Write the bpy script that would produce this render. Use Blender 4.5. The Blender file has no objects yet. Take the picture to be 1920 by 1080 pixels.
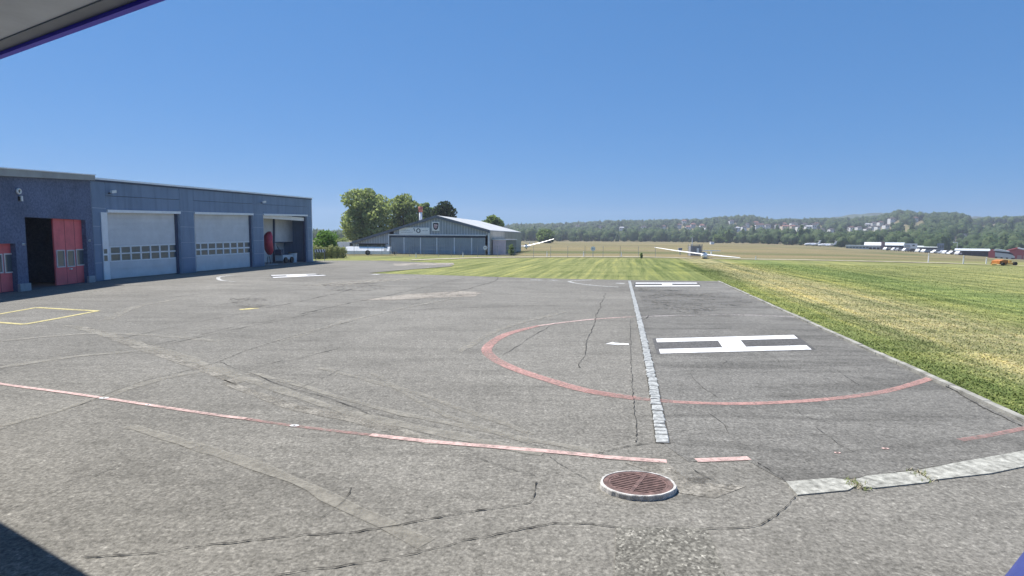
import bpy, math, random
import numpy as np
from mathutils import Vector, Matrix
random.seed(7); rng = np.random.default_rng(7)
sc = bpy.context.scene
COL = sc.collection
R = math.radians

# ------------------------------------------------------------------ camera
CAM_H, FPX, PITCH, ROLL = 2.6, 1060.0, math.atan(93/1060.0), 0.007
R0, F0 = Vector((1, 0, 0)), Vector((0, math.cos(PITCH), -math.sin(PITCH)))
U0 = Vector((0, math.sin(PITCH), math.cos(PITCH)))
RT = R0*math.cos(ROLL) + U0*math.sin(ROLL)
UP = U0*math.cos(ROLL) - R0*math.sin(ROLL)
CP = Vector((0, 0, CAM_H))
cam = bpy.data.cameras.new('camera'); camo = bpy.data.objects.new('camera', cam); COL.objects.link(camo)
cam.sensor_width = 36; cam.lens = FPX/1920*36; cam.clip_start = 0.1; cam.clip_end = 20000
M = Matrix((RT, UP, -F0)).transposed().to_4x4(); M.translation = CP
camo.matrix_world = M
sc.camera = camo

# ------------------------------------------------------------------ sky, sun, exposure
SUN_EL = R(61); SUN_H = Vector((-0.80, 0.60, 0)).normalized()
SUN = Vector((SUN_H.x*math.cos(SUN_EL), SUN_H.y*math.cos(SUN_EL), math.sin(SUN_EL)))
w = bpy.data.worlds.new('World'); sc.world = w; w.use_nodes = True
nt = w.node_tree; nt.nodes.clear()
sky = nt.nodes.new('ShaderNodeTexSky'); sky.sky_type = 'NISHITA'; sky.sun_disc = False
sky.sun_elevation = SUN_EL; sky.sun_rotation = math.atan2(SUN_H.x, SUN_H.y) % (2*math.pi)
sky.altitude = 500; sky.air_density = 1.0; sky.dust_density = 0.0; sky.ozone_density = 10.0
bg = nt.nodes.new('ShaderNodeBackground'); bg.inputs[1].default_value = 0.15
wo = nt.nodes.new('ShaderNodeOutputWorld')
gm = nt.nodes.new('ShaderNodeGamma'); gm.inputs[1].default_value = 0.42      # the camera flattens the clear sky's range
tn = nt.nodes.new('ShaderNodeMix'); tn.data_type = 'RGBA'; tn.blend_type = 'MULTIPLY'; tn.inputs[0].default_value = 1.0; tn.inputs[7].default_value = (0.31, 0.76, 1.32, 1)
nt.links.new(sky.outputs[0], gm.inputs[0]); nt.links.new(gm.outputs[0], tn.inputs[6]); nt.links.new(tn.outputs[2], bg.inputs[0]); nt.links.new(bg.outputs[0], wo.inputs[0])
sl = bpy.data.lights.new('sun', 'SUN'); sl.energy = 4.5; sl.angle = R(0.5); sl.color = (1.0, 0.955, 0.88)
so = bpy.data.objects.new('sun', sl); COL.objects.link(so)
so.rotation_euler = SUN.to_track_quat('Z', 'Y').to_euler(); so.location = (0, 0, 60)
sc.view_settings.view_transform = 'Standard'; sc.view_settings.look = 'None'
sc.view_settings.exposure = 0.7; sc.view_settings.gamma = 1.0; sc.view_settings.use_curve_mapping = False
sc.cycles.max_bounces = 6; sc.cycles.volume_bounces = 0; sc.cycles.transparent_max_bounces = 12
sc.cycles.use_denoising = True

# ------------------------------------------------------------------ placing helpers
def ray(px, py):
    return F0 + RT*((px-960)/FPX) + UP*((540-py)/FPX)
def yhor(px): return 447 + 0.007*(px-960)
def pxof(x, y): return 960 + FPX*x/max(y, 1e-3)
def sstep(a, b, x):
    t = min(1, max(0, (x-a)/(b-a))); return t*t*(3-2*t)
def interp(x, xs, ys): return float(np.interp(x, xs, ys))
def fall(px):   # the field falls away gently towards the airport on the right (slope in pixels)
    return 20*max(0.0, min(1.4, (px-1350)/550))**1.5
EDGE_X = [300, 600, 950, 1100, 1240, 1400, 1500, 1640, 1760, 1900, 2100]
EDGE_D = [420, 480, 520, 560, 560, 470, 420, 370, 335, 300, 280]
CREST_X = [300, 560, 590, 640, 700, 900, 965, 1010, 1060, 1110, 1150, 1200, 1260, 1300, 1360, 1400, 1440, 1500, 1560, 1640, 1680, 1720, 1790, 1806, 1816, 1832, 1860, 1920, 2100]
CREST_Y = [441, 441, 439, 438, 434, 428, 426, 426, 425, 422, 420, 420, 418, 418, 413, 411, 419, 418, 417, 414, 403, 408, 408, 412, 421, 420, 416, 416, 416]
def dcrest(px): return interp(px, [300, 900, 1200, 1400, 1640, 1720, 1920, 2100], [1500, 1500, 1350, 1250, 1150, 1000, 900, 900])
def terrain(x, y):
    if y < 30: return 0.0
    px = pxof(x, y); px = min(2100, max(300, px))
    zf = -fall(px)/FPX*y*sstep(45, 190, y)
    De = interp(px, EDGE_X, EDGE_D); Dc = dcrest(px)
    D0 = De+40
    if y > D0:
        zf0 = -fall(px)/FPX*D0
        zc = 2.6 + (yhor(px)-interp(px, CREST_X, CREST_Y))/FPX*Dc - 3.0
        if y <= Dc:
            t = (y-D0)/(Dc-D0); return zf0 + (zc-zf0)*(0.35*t+0.65*sstep(0, 1, t))
        return zc - (y-Dc)*0.03
    return zf
def G(px, py, z=0.0):           # where the sight line through a pixel meets the ground
    d = ray(px, py)
    t = 2.0; lo = t
    if d.z < -0.02:
        t0 = (z-CAM_H)/d.z
        p = CP + d*t0
        if p.y < 45: return p
    t = 30.0
    while t < 4000:
        p = CP + d*t
        if p.z <= terrain(p.x, p.y) + z:
            a, b = t/1.02, t
            for _ in range(25):
                m = (a+b)/2; p = CP + d*m
                if p.z <= terrain(p.x, p.y)+z: b = m
                else: a = m
            return CP + d*b
        t *= 1.02
    return CP + d*t
def AT(px, py, D):              # point of a sight line at depth D
    d = ray(px, py); return CP + d*(D/d.y)

# ------------------------------------------------------------------ materials
MATS = {}
def nodes(name):
    m = bpy.data.materials.new(name); m.use_nodes = True
    t = m.node_tree; b = t.nodes['Principled BSDF']; return m, t, b
def mixc(t, a, b, fac, mode='MIX'):
    n = t.nodes.new('ShaderNodeMix'); n.data_type = 'RGBA'; n.blend_type = mode
    for s, v in ((0, fac), (6, a), (7, b)):
        if hasattr(v, 'is_linked') or hasattr(v, 'links'): t.links.new(v, n.inputs[s])
        else: n.inputs[s].default_value = v if s == 0 else (*v, 1) if len(v) == 3 else v
    return n.outputs[2]
def noise(t, scale, detail=4, rough=0.6, vec=None, dist=0.0):
    n = t.nodes.new('ShaderNodeTexNoise'); n.inputs['Scale'].default_value = scale
    n.inputs['Detail'].default_value = detail; n.inputs['Roughness'].default_value = rough; n.inputs['Distortion'].default_value = dist
    if vec is not None: t.links.new(vec, n.inputs['Vector'])
    return n.outputs[0]
def ramp(t, fac, stops):
    n = t.nodes.new('ShaderNodeValToRGB'); e = n.color_ramp.elements
    while len(e) < len(stops): e.new(0.5)
    for i, (p, c) in enumerate(stops):
        e[i].position = p; e[i].color = (c, c, c, 1) if isinstance(c, (int, float)) else (*c, 1)
    t.links.new(fac, n.inputs[0]); return n.outputs[0]
def wpos(t):
    g = t.nodes.new('ShaderNodeNewGeometry'); return g.outputs['Position']
def mapv(t, vec, scale=(1, 1, 1), rot=0.0):
    m = t.nodes.new('ShaderNodeMapping'); m.inputs['Scale'].default_value = scale; m.inputs['Rotation'].default_value = (0, 0, rot)
    t.links.new(vec, m.inputs[0]); return m.outputs[0]
def math_(t, op, a, b=None):
    n = t.nodes.new('ShaderNodeMath'); n.operation = op
    for i, v in enumerate((a, b)):
        if v is None: continue
        if hasattr(v, 'links'): t.links.new(v, n.inputs[i])
        else: n.inputs[i].default_value = v
    return n.outputs[0]
def bump(t, b, h, strength=0.3, dist=0.02):
    n = t.nodes.new('ShaderNodeBump'); n.inputs['Strength'].default_value = strength; n.inputs['Distance'].default_value = dist
    t.links.new(h, n.inputs['Height']); t.links.new(n.outputs[0], b.inputs['Normal'])
def mat(name, col, rough=0.65, var=0.12, scale=2.0, metal=0.0, bmp=0.0, spec=0.3):
    if name in MATS: return MATS[name]
    m, t, b = nodes(name)
    p = wpos(t); f = noise(t, scale, 5, 0.65, p)
    dk = tuple(c*(1-var*1.6) for c in col); lt = tuple(min(1, c*(1+var*1.2)) for c in col)
    b.inputs['Base Color'].default_value = (*col, 1)
    t.links.new(ramp(t, f, [(0.3, dk), (0.7, lt)]), b.inputs['Base Color'])
    b.inputs['Roughness'].default_value = rough; b.inputs['Metallic'].default_value = metal
    b.inputs['Specular IOR Level'].default_value = spec
    if bmp: bump(t, b, noise(t, scale*8, 3, 0.6, p), bmp, 0.01)
    MATS[name] = m; return m
def glass(name, col=(0.03, 0.04, 0.05), rough=0.06):
    if name in MATS: return MATS[name]
    m, t, b = nodes(name); b.inputs['Base Color'].default_value = (*col, 1); b.inputs['Roughness'].default_value = rough
    b.inputs['Specular IOR Level'].default_value = 0.8; MATS[name] = m; return m
AX = math.atan2(0.168, 0.986)       # the axis of the apron, kerb and hangars, clockwise from the view
def asphalt(name, base, stain=0.6, coarse=1.0, streak=0.0, speck=0.5, chips=None):
    m, t, b = nodes(name); p = wpos(t)
    big = noise(t, 0.11, 5, 0.65, p, 0.6)
    mid = noise(t, 0.9, 5, 0.7, p)
    fine = noise(t, 24/coarse, 3, 0.75, p)
    vf = t.nodes.new('ShaderNodeTexVoronoi'); vf.inputs['Scale'].default_value = 38/coarse; t.links.new(p, vf.inputs['Vector'])
    st = noise(t, 1.0, 4, 0.6, mapv(t, p, (0.22, 1.5, 1)), 0.8)
    c = mixc(t, tuple(x*0.80 for x in base), tuple(x*1.16 for x in base), ramp(t, big, [(0.33, 0), (0.68, 1)]))
    c = mixc(t, c, ramp(t, mid, [(0.30, 0.74), (0.5, 1.0), (0.72, 1.15)]), stain, 'MULTIPLY')
    if streak: c = mixc(t, c, ramp(t, st, [(0.36, 0.50), (0.50, 0.98), (0.7, 1.08)]), streak, 'MULTIPLY')
    c = mixc(t, c, ramp(t, fine, [(0.30, 0.50), (0.50, 1.0), (0.72, 1.55)]), 0.9, 'MULTIPLY')
    grain = noise(t, 7/coarse, 7, 0.9, p)
    c = mixc(t, c, ramp(t, grain, [(0.34, 0.55), (0.50, 1.0), (0.66, 1.45)]), 0.8, 'MULTIPLY')
    c = mixc(t, c, ramp(t, vf.outputs['Color'], chips or [(0.0, 0.72), (0.62, 1.0), (0.8, 1.1), (0.93, 1.75)]), speck, 'MULTIPLY')
    t.links.new(c, b.inputs['Base Color']); b.inputs['Roughness'].default_value = 0.92; b.inputs['Specular IOR Level'].default_value = 0.15
    bump(t, b, fine, 0.5, 0.012); return m
M_ASPH = asphalt('asphalt', (0.203, 0.193, 0.171), 0.5, 1.0, 0.25, 0.5)
M_PAD = asphalt('asphalt_pad', (0.182, 0.175, 0.159), 0.6, 1.0, 0.55, 0.4)
M_ROUGH = asphalt('asphalt_coarse', (0.165, 0.158, 0.138), 0.6, 0.85, 0.0, 1.0, [(0.0, 0.55), (0.35, 0.85), (0.6, 1.05), (0.8, 1.4), (0.95, 2.3)])
M_PATCH = asphalt('asphalt_patch', (0.265, 0.248, 0.215), 0.5, 1.0, 0.0, 0.5)
M_PALE = asphalt('asphalt_pale', (0.32, 0.29, 0.25), 0.7, 1.0, 0.3, 0.3)
M_CONC = mat('concrete', (0.39, 0.385, 0.345), 0.9, 0.36, 11.0, bmp=0.9, spec=0.1)
M_KERB = mat('kerb_concrete', (0.33, 0.32, 0.285), 0.9, 0.3, 3.0, bmp=0.5, spec=0.1)
M_GRANITE = mat('granite', (0.40, 0.41, 0.40), 0.85, 0.32, 14.0, bmp=0.5, spec=0.2)
M_CRACK = mat('crack_filler', (0.05, 0.048, 0.043), 0.95, 0.3, 6.0)
def soft(m, lo=0.36, hi=0.56, scale=1.3):
    t = m.node_tree; b = t.nodes['Principled BSDF']; p = wpos(t)
    f = ramp(t, noise(t, scale, 6, 0.72, p), [(lo, 1.0), (hi, 0.0)])
    tr = t.nodes.new('ShaderNodeBsdfTransparent'); mx = t.nodes.new('ShaderNodeMixShader')
    t.links.new(f, mx.inputs[0]); t.links.new(b.outputs[0], mx.inputs[1]); t.links.new(tr.outputs[0], mx.inputs[2])
    t.links.new(mx.outputs[0], t.nodes['Material Output'].inputs[0]); return m
soft(M_PATCH, 0.30, 0.56, 2.2); soft(M_PALE, 0.28, 0.50, 0.8)
def paint(name, col, wear=0.45, scale=9.0, soft=0.10):
    m, t, b = nodes(name); p = wpos(t)
    n1 = noise(t, scale, 6, 0.72, p); n2 = noise(t, 0.7, 3, 0.6, p)
    s = math_(t, 'ADD', math_(t, 'MULTIPLY', n1, 0.65), math_(t, 'MULTIPLY', n2, 0.35))
    f = ramp(t, s, [(max(0, wear-soft), 1.0), (min(1, wear+soft), 0.0)])
    tr = t.nodes.new('ShaderNodeBsdfTransparent'); mx = t.nodes.new('ShaderNodeMixShader')
    t.links.new(ramp(t, noise(t, 5, 4, 0.6, p), [(0.3, tuple(c*0.82 for c in col)), (0.7, col)]), b.inputs['Base Color'])
    b.inputs['Roughness'].default_value = 0.8; b.inputs['Specular IOR Level'].default_value = 0.2
    t.links.new(f, mx.inputs[0]); t.links.new(b.outputs[0], mx.inputs[1]); t.links.new(tr.outputs[0], mx.inputs[2])
    t.links.new(mx.outputs[0], t.nodes['Material Output'].inputs[0]); return m
P_WHITE = paint('paint_white', (0.78, 0.78, 0.78), 0.37, 12)
P_WHITE_OLD = paint('paint_white_old', (0.62, 0.62, 0.60), 0.47, 8)
P_RED = paint('paint_red', (0.55, 0.32, 0.285), 0.47, 14, 0.17)
P_RED_PALE = paint('paint_red_pale', (0.64, 0.45, 0.41), 0.42, 10, 0.13)
P_RED_FADED = paint('paint_red_faded', (0.46, 0.27, 0.245), 0.52, 11, 0.16)
P_YELLOW = paint('paint_yellow', (0.60, 0.52, 0.25), 0.42, 9)
P_DUST = paint('pale_dust', (0.34, 0.32, 0.275), 0.50, 6.0, 0.16)
P_DIRT = paint('dirt_film', (0.085, 0.078, 0.068), 0.60, 4.5, 0.10)

# the field: mown grass with dry and green bands along the apron axis
def grass_col(t, p):
    r = mapv(t, p, (1, 1, 1), AX)                       # x now runs across the axis
    sx = t.nodes.new('ShaderNodeSeparateXYZ'); t.links.new(r, sx.inputs[0])
    wob = noise(t, 0.35, 4, 0.65, r)
    u = math_(t, 'ADD', sx.outputs[0], math_(t, 'MULTIPLY', math_(t, 'SUBTRACT', wob, 0.5), 2.2))
    green, lush, dry, fieldc = (0.185, 0.21, 0.08), (0.175, 0.215, 0.08), (0.33, 0.30, 0.165), (0.225, 0.238, 0.10)
    k = KERB_U
    un = math_(t, 'DIVIDE', math_(t, 'SUBTRACT', u, k-12), 50.0)
    band = ramp(t, un, [(0.0, fieldc), (0.10, fieldc), (0.19, green), (0.262, green), (0.292, dry), (0.345, dry), (0.385, (0.25, 0.26, 0.10)), (0.44, lush), (0.475, lush), (0.54, fieldc), (1.0, (0.25, 0.25, 0.112))])
    stripes = noise(t, 1.0, 4, 0.65, mapv(t, r, (1.5, 0.05, 1)), 0.3)
    c = mixc(t, band, ramp(t, stripes, [(0.36, (0.45, 0.55, 0.45)), (0.52, (1, 1, 1)), (0.68, (1.55, 1.42, 1.15))]), 0.75, 'MULTIPLY')
    cross = noise(t, 1.0, 4, 0.6, mapv(t, p, (0.10, 0.9, 1)), 0.5)
    c = mixc(t, c, ramp(t, cross, [(0.36, (0.55, 0.62, 0.5)), (0.5, (1, 1, 1)), (0.68, (1.35, 1.25, 1.1))]), 0.6, 'MULTIPLY')
    # beyond the service road the meadow is tall and dry
    sp = t.nodes.new('ShaderNodeSeparateXYZ'); t.links.new(p, sp.inputs[0])
    fw = math_(t, 'ADD', sp.outputs[1], math_(t, 'MULTIPLY', math_(t, 'SUBTRACT', noise(t, 0.06, 4, 0.6, p), 0.5), 10))
    far = ramp(t, math_(t, 'DIVIDE', fw, 400.0), [(0.185, 0.0), (0.215, 1.0)])
    meadow = ramp(t, noise(t, 1.0, 5, 0.6, mapv(t, p, (0.006, 0.05, 1)), 0.4), [(0.34, (0.125, 0.14, 0.062)), (0.47, (0.19, 0.17, 0.095)), (0.58, (0.255, 0.205, 0.115)), (0.66, (0.18, 0.185, 0.085)), (0.76, (0.27, 0.25, 0.13))])
    c = mixc(t, c, meadow, far)
    return c
def field_material():
    m, t, b = nodes('field_grass'); p = wpos(t)
    c = grass_col(t, p)
    fine = noise(t, 6, 5, 0.75, mapv(t, p, (1, 0.45, 1)))
    c = mixc(t, c, ramp(t, fine, [(0.3, 0.55), (0.5, 1.0), (0.7, 1.45)]), 0.75, 'MULTIPLY')
    t.links.new(c, b.inputs['Base Color']); b.inputs['Roughness'].default_value = 0.95; b.inputs['Specular IOR Level'].default_value = 0.05
    bump(t, b, fine, 0.8, 0.06); return m

# ------------------------------------------------------------------ mesh helpers
def wloc(o):
    v = Vector((0, 0, 0))
    while o is not None: v += o.location; o = o.parent
    return v
class MB:
    def __init__(s): s.v, s.f = [], []
    def poly(s, pts):
        i = len(s.v); s.v += [tuple(p) for p in pts]; s.f.append(tuple(range(i, i+len(pts)))); return s
    def prism(s, pts, off):
        off = Vector(off); n = len(pts); i = len(s.v)
        a = [Vector(p) for p in pts]; s.v += [tuple(p) for p in a] + [tuple(p+off) for p in a]
        nv = Vector((0, 0, 0))
        for k in range(n): nv += a[k].cross(a[(k+1) % n])
        fl = nv.dot(off) > 0
        c0 = list(range(i, i+n)); c1 = list(range(i+n, i+2*n))
        s.f.append(tuple(c0[::-1] if fl else c0)); s.f.append(tuple(c1 if fl else c1[::-1]))
        for k in range(n):
            q = (c0[k], c0[(k+1) % n], c1[(k+1) % n], c1[k]); s.f.append(q if fl else q[::-1])
        return s
    def box(s, o, x, y, z):
        o, x, y, z = Vector(o), Vector(x), Vector(y), Vector(z); return s.prism([o, o+x, o+x+y, o+y], z)
    def cbox(s, c, sx, sy, sz):   # centred in x and y, standing on c.z
        return s.box((c[0]-sx/2, c[1]-sy/2, c[2]), (sx, 0, 0), (0, sy, 0), (0, 0, sz))
    def tube(s, p0, p1, r0, r1=None, n=8, caps=True):
        p0, p1 = Vector(p0), Vector(p1); r1 = r0 if r1 is None else r1
        d = (p1-p0).normalized(); a = d.orthogonal().normalized(); b = d.cross(a); i = len(s.v)
        for p, r in ((p0, r0), (p1, r1)):
            for k in range(n):
                q = 2*math.pi*k/n; s.v.append(tuple(p + a*(r*math.cos(q)) + b*(r*math.sin(q))))
        for k in range(n): s.f.append((i+k, i+(k+1) % n, i+n+(k+1) % n, i+n+k))
        if caps: s.f.append(tuple(range(i+n-1, i-1, -1))); s.f.append(tuple(range(i+n, i+2*n)))
        return s
    def loft(s, rings, cap=True):
        i = len(s.v); n = len(rings[0])
        for r in rings: s.v += [tuple(p) for p in r]
        for j in range(len(rings)-1):
            for k in range(n): s.f.append((i+j*n+k, i+j*n+(k+1) % n, i+(j+1)*n+(k+1) % n, i+(j+1)*n+k))
        if cap: s.f.append(tuple(i+k for k in range(n-1, -1, -1))); s.f.append(tuple(i+(len(rings)-1)*n+k for k in range(n)))
        return s
    def build(s, name, m, parent=None, smooth=False, origin=None):
        o0 = wloc(parent) if parent is not None else Vector(origin or (0, 0, 0))
        me = bpy.data.meshes.new(name); me.from_pydata([tuple(Vector(v)-o0) for v in s.v], [], s.f); me.update()
        if m is not None: me.materials.append(m)
        if smooth: me.polygons.foreach_set('use_smooth', [True]*len(me.polygons))
        o = bpy.data.objects.new(name, me); COL.objects.link(o)
        if parent is not None: o.parent = parent
        else: o.location = o0
        return o
def np_mesh(name, V, F, m, parent=None, k=4):
    me = bpy.data.meshes.new(name); V = np.asarray(V, np.float32).reshape(-1, 3); F = np.asarray(F, np.int32).reshape(-1, k)
    if parent is not None: V = V - np.array(wloc(parent), np.float32)
    me.vertices.add(len(V)); me.vertices.foreach_set('co', V.ravel())
    me.loops.add(F.size); me.loops.foreach_set('vertex_index', F.ravel())
    me.polygons.add(len(F)); me.polygons.foreach_set('loop_start', np.arange(0, F.size, k, dtype=np.int32))
    me.update(calc_edges=True); me.materials.append(m)
    o = bpy.data.objects.new(name, me); COL.objects.link(o)
    if parent is not None: o.parent = parent
    return o
def tag(o, label=None, cat=None, group=None, kind=None):
    for k, v in (('label', label), ('category', cat), ('group', group), ('kind', kind)):
        if v: o[k] = v
    return o
def thing(name, loc, label, cat, group=None):
    o = bpy.data.objects.new(name, None); COL.objects.link(o); o.location = loc; o.empty_display_size = 0.3
    return tag(o, label, cat, group)
def ordw(i): return ['first', 'second', 'third', 'fourth', 'fifth', 'sixth', 'seventh', 'eighth', 'ninth', 'tenth', 'eleventh', 'twelfth', 'thirteenth', 'fourteenth', 'fifteenth', 'sixteenth', 'seventeenth', 'eighteenth'][i]

# ------------------------------------------------------------------ the ground
kA, kB = G(1343, 527), G(1920, 793)
kd = (kA-kB).normalized(); AX = math.atan2(kd.x, kd.y); KN = Vector((kd.y, -kd.x, 0))   # KN points to the grass side
KERB_U = kA.x*math.cos(AX) - kA.y*math.sin(AX)
M_FIELD = field_material()
def build_ground():
    ds = [-30, -5, 3, 6, 10, 15, 20, 27, 35, 45, 60, 80, 100, 125, 150, 175, 200, 230, 260, 290, 320, 360, 400, 450, 500, 560, 620, 700, 780, 860, 950, 1050, 1150, 1250, 1350, 1450, 1500, 1600, 1800, 2200]
    pxs = list(range(-4200, -200, 800)) + list(range(-200, 560, 120)) + list(range(560, 2150, 20)) + list(range(2200, 6200, 800))
    V, F = [], []
    for D in ds:
        for px in pxs:
            yy = D
            x = (px-960)/FPX*max(D, 40); z = terrain(x, max(D, 1)) if D >= 40 else 0.0
            if D < 40: x = (px-960)/FPX*40
            V.append((x, yy, z - (0.03 if D < 200 else 0)))
    n = len(pxs)
    for j in range(len(ds)-1):
        for i in range(n-1): F.append((j*n+i, j*n+i+1, (j+1)*n+i+1, (j+1)*n+i))
    o = np_mesh('ground', V, F, M_FIELD); tag(o, kind='structure'); return o
ground = build_ground()
# raise the ground 3 cm beside the apron: the apron itself lies as sheets on top
def sheet(name, pts, z, m, parent=None, kind=None, label=None):
    o = MB().poly([(p[0], p[1], z) for p in pts]).build(name, m, parent)
    if kind: o['kind'] = kind
    if label: o['label'] = label
    return o
def px_sheet(name, pix, z, m, parent, label=None):
    return sheet(name, [G(*q) for q in pix], z, m, parent, label=label)
def ccw(pts):
    a = sum(pts[i][0]*pts[(i+1) % len(pts)][1]-pts[(i+1) % len(pts)][0]*pts[i][1] for i in range(len(pts)))
    return pts if a > 0 else pts[::-1]
kE = kB - kd*14                                   # the kerb line carried on behind the camera's picture
apron_pts = [G(*q) for q in ((1343, 527), (1180, 525), (1000, 521.5), (850, 516.5), (760, 514), (690, 512), (740, 507.5), (800, 503), (850, 499), (835, 493.5), (720, 488.5), (586, 488.5))]
apron_pts += [Vector((-60, 66, 0)), Vector((-60, -12, 0)), Vector((kE.x, kE.y, 0)), kB]
apron = sheet('apron', ccw(apron_pts), 0.0, M_ASPH, kind='structure')
# the darker helipad strip between the cobbles and the kerb
cob_px = [(1180, 527), (1190, 565), (1201, 610), (1211, 655), (1222, 708), (1232, 765), (1243, 832)]
cobG = [G(*q) for q in cob_px]
pad = [G(1343, 527.6), G(1181, 525.6)] + cobG[1:] + [G(1290, 866), G(1400, 863), G(1475, 905), G(1603, 897), G(1720, 880), G(1920, 848), kB - KN*0.02]
sheet('helipad_surface', ccw(pad), 0.004, M_PAD, apron)

def smooth_pts(pts, step=0.25, jit=0.0):
    """Catmull-Rom through points on the ground."""
    P = [Vector((p[0], p[1], 0)) for p in pts]; out = []
    for i in range(len(P)-1):
        p0 = P[max(0, i-1)]; p1 = P[i]; p2 = P[i+1]; p3 = P[min(len(P)-1, i+2)]
        n = max(1, int((p2-p1).length/step))
        for k in range(n):
            t = k/n
            q = 0.5*((2*p1) + (p2-p0)*t + (2*p0-5*p1+4*p2-p3)*t*t + (3*p1-p0-3*p2+p3)*t**3); out.append(q)
    out.append(P[-1]); return out
def ribbon(name, pts, width, z, m, parent, jit=0.0, wj=0.0, label=None, closed=False):
    mb = MB(); n = len(pts); L, Rr = [], []; off = 0.0
    for i, p in enumerate(pts):
        d = (pts[min(n-1, i+1)]-pts[max(0, i-1)]); d = d.normalized() if d.length > 0 else Vector((1, 0, 0))
        nn = Vector((-d.y, d.x, 0)); off = off*0.7 + random.uniform(-jit, jit)
        w_ = (width(i/(n-1)) if callable(width) else width)*(1+random.uniform(-wj, wj))
        L.append(p+nn*(off+w_/2)); Rr.append(p+nn*(off-w_/2))
    base = len(mb.v)
    for a, b_ in zip(L, Rr): mb.v += [(a.x, a.y, z), (b_.x, b_.y, z)]
    for i in range(n-1): mb.f.append((2*i, 2*i+1, 2*i+3, 2*i+2))
    o = mb.build(name, m, parent)
    if label: o['label'] = label
    return o
# patches in the surface
px_sheet('rough_patch', [(1152, 1085), (1156, 988), (1190, 989), (1325, 991), (1345, 1040), (1362, 1085)][::-1], 0.006, M_ROUGH, apron, 'coarse stony patch in the asphalt')
for pix, m, nm in (([(140, 612), (165, 613), (300, 650), (400, 686), (470, 712), (440, 722), (370, 694), (270, 660)], M_PATCH, 'repair_strip'),
               ([(676, 563), (760, 552), (860, 546), (905, 548), (890, 556), (800, 559), (730, 563)], M_PALE, 'worn_patch'),
               ([(737, 494.2), (850, 492.8), (852, 496.2), (740, 498)], M_PALE, 'concrete_strip'),
               ([(800, 520.4), (790, 522), (700, 530), (640, 536), (560, 536), (640, 528)], M_PATCH, 'repair_strip'),
               ([(420, 712), (560, 760), (700, 785), (840, 832), (800, 834), (660, 792), (540, 768), (420, 722)], M_PATCH, 'repair_strip'),
               ([(1170, 868), (1250, 868), (1300, 905), (1400, 912), (1340, 935), (1275, 925), (1230, 888)], M_PATCH, 'repair_patch')):
    px_sheet(nm, ccw([tuple(q) for q in pix])[::-1], 0.005, m, apron)
# stains
for k, pix in enumerate(([(1252, 880), (1290, 884), (1345, 898), (1385, 912), (1372, 920), (1320, 910), (1285, 900)],
            [(1268, 918), (1290, 921), (1302, 927), (1285, 934), (1266, 930)],
            [(600, 533), (700, 530), (735, 540), (690, 546), (620, 545)],
            [(430, 560), (480, 556), (520, 570), (470, 580), (440, 574)],
            [(1195, 540), (1360, 548), (1420, 570), (1300, 590), (1205, 575)])):
    px_sheet('stain', ccw([tuple(q) for q in pix])[::-1], 0.0065+0.0002*k, P_DIRT, apron)
# pale tyre and trench traces
for pts, wd in (([(130, 610), (300, 655), (400, 690), (560, 745), (760, 800), (1020, 850)], .22), ([(470, 700), (700, 760), (880, 800), (1130, 850)], .14), ([(600, 690), (800, 745), (1000, 815)], .12),
                ([(0, 690), (150, 668), (300, 655)], .2), ([(180, 748), (300, 712), (420, 690)], .2), ([(240, 800), (420, 850), (620, 930), (800, 1020)], .16), ([(200, 600), (260, 575), (330, 562)], .3),
                ([(700, 700), (820, 770), (1000, 830)], .1), ([(860, 660), (960, 610), (1060, 585)], .2), ([(520, 640), (700, 590), (850, 560)], .2), ([(0, 640), (200, 625), (420, 640)], .2), ([(0, 800), (100, 775), (200, 742)], .12)):
    ribbon('dust_trace', smooth_pts([G(*q) for q in pts], 0.3), wd, 0.0072+random.random()*.0006, P_DUST, apron, jit=.03, wj=.3)
# painted markings
circ_px = [(1510, 596), (1420, 591.5), (1330, 591), (1190, 594), (1100, 600), (1010, 611), (950, 627), (915, 650), (920, 668), (960, 690), (1025, 712), (1100, 733), (1190, 747), (1262, 754)]
cp = smooth_pts([G(*q) for q in circ_px[3:6]], 0.3)
ribbon('landing_circle', smooth_pts([G(*q) for q in circ_px[:4]], 0.3), 0.13, 0.009, paint('paint_pale_worn', (0.55, 0.50, 0.48), 0.50, 7), apron, label='almost worn away far arc right of the cobbles')
ribbon('landing_circle', cp, 0.15, 0.009, paint('paint_pink_old', (0.60, 0.45, 0.41), 0.44, 9), apron, label='thin pinkish far arc of the landing circle')
ribbon('landing_circle', smooth_pts([G(*q) for q in circ_px[5:13]], 0.2), lambda t: 0.15+0.10*min(1, t*6), 0.009, P_RED, apron, wj=0.04, label='pinkish red near arc of the landing circle')
ribbon('landing_circle', smooth_pts([G(*q) for q in circ_px[11:]], 0.2), 0.18, 0.0095, P_RED_FADED, apron, label='faded stretch of red landing circle across cobbles')
ribbon('landing_circle', smooth_pts([G(*q) for q in ((1262, 754), (1330, 757), (1420, 757), (1540, 750), (1640, 738), (1700, 724), (1750, 708))], 0.2), 0.15, 0.009, P_RED, apron, wj=0.05, label='red arc of landing circle reaching the kerb')
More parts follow.
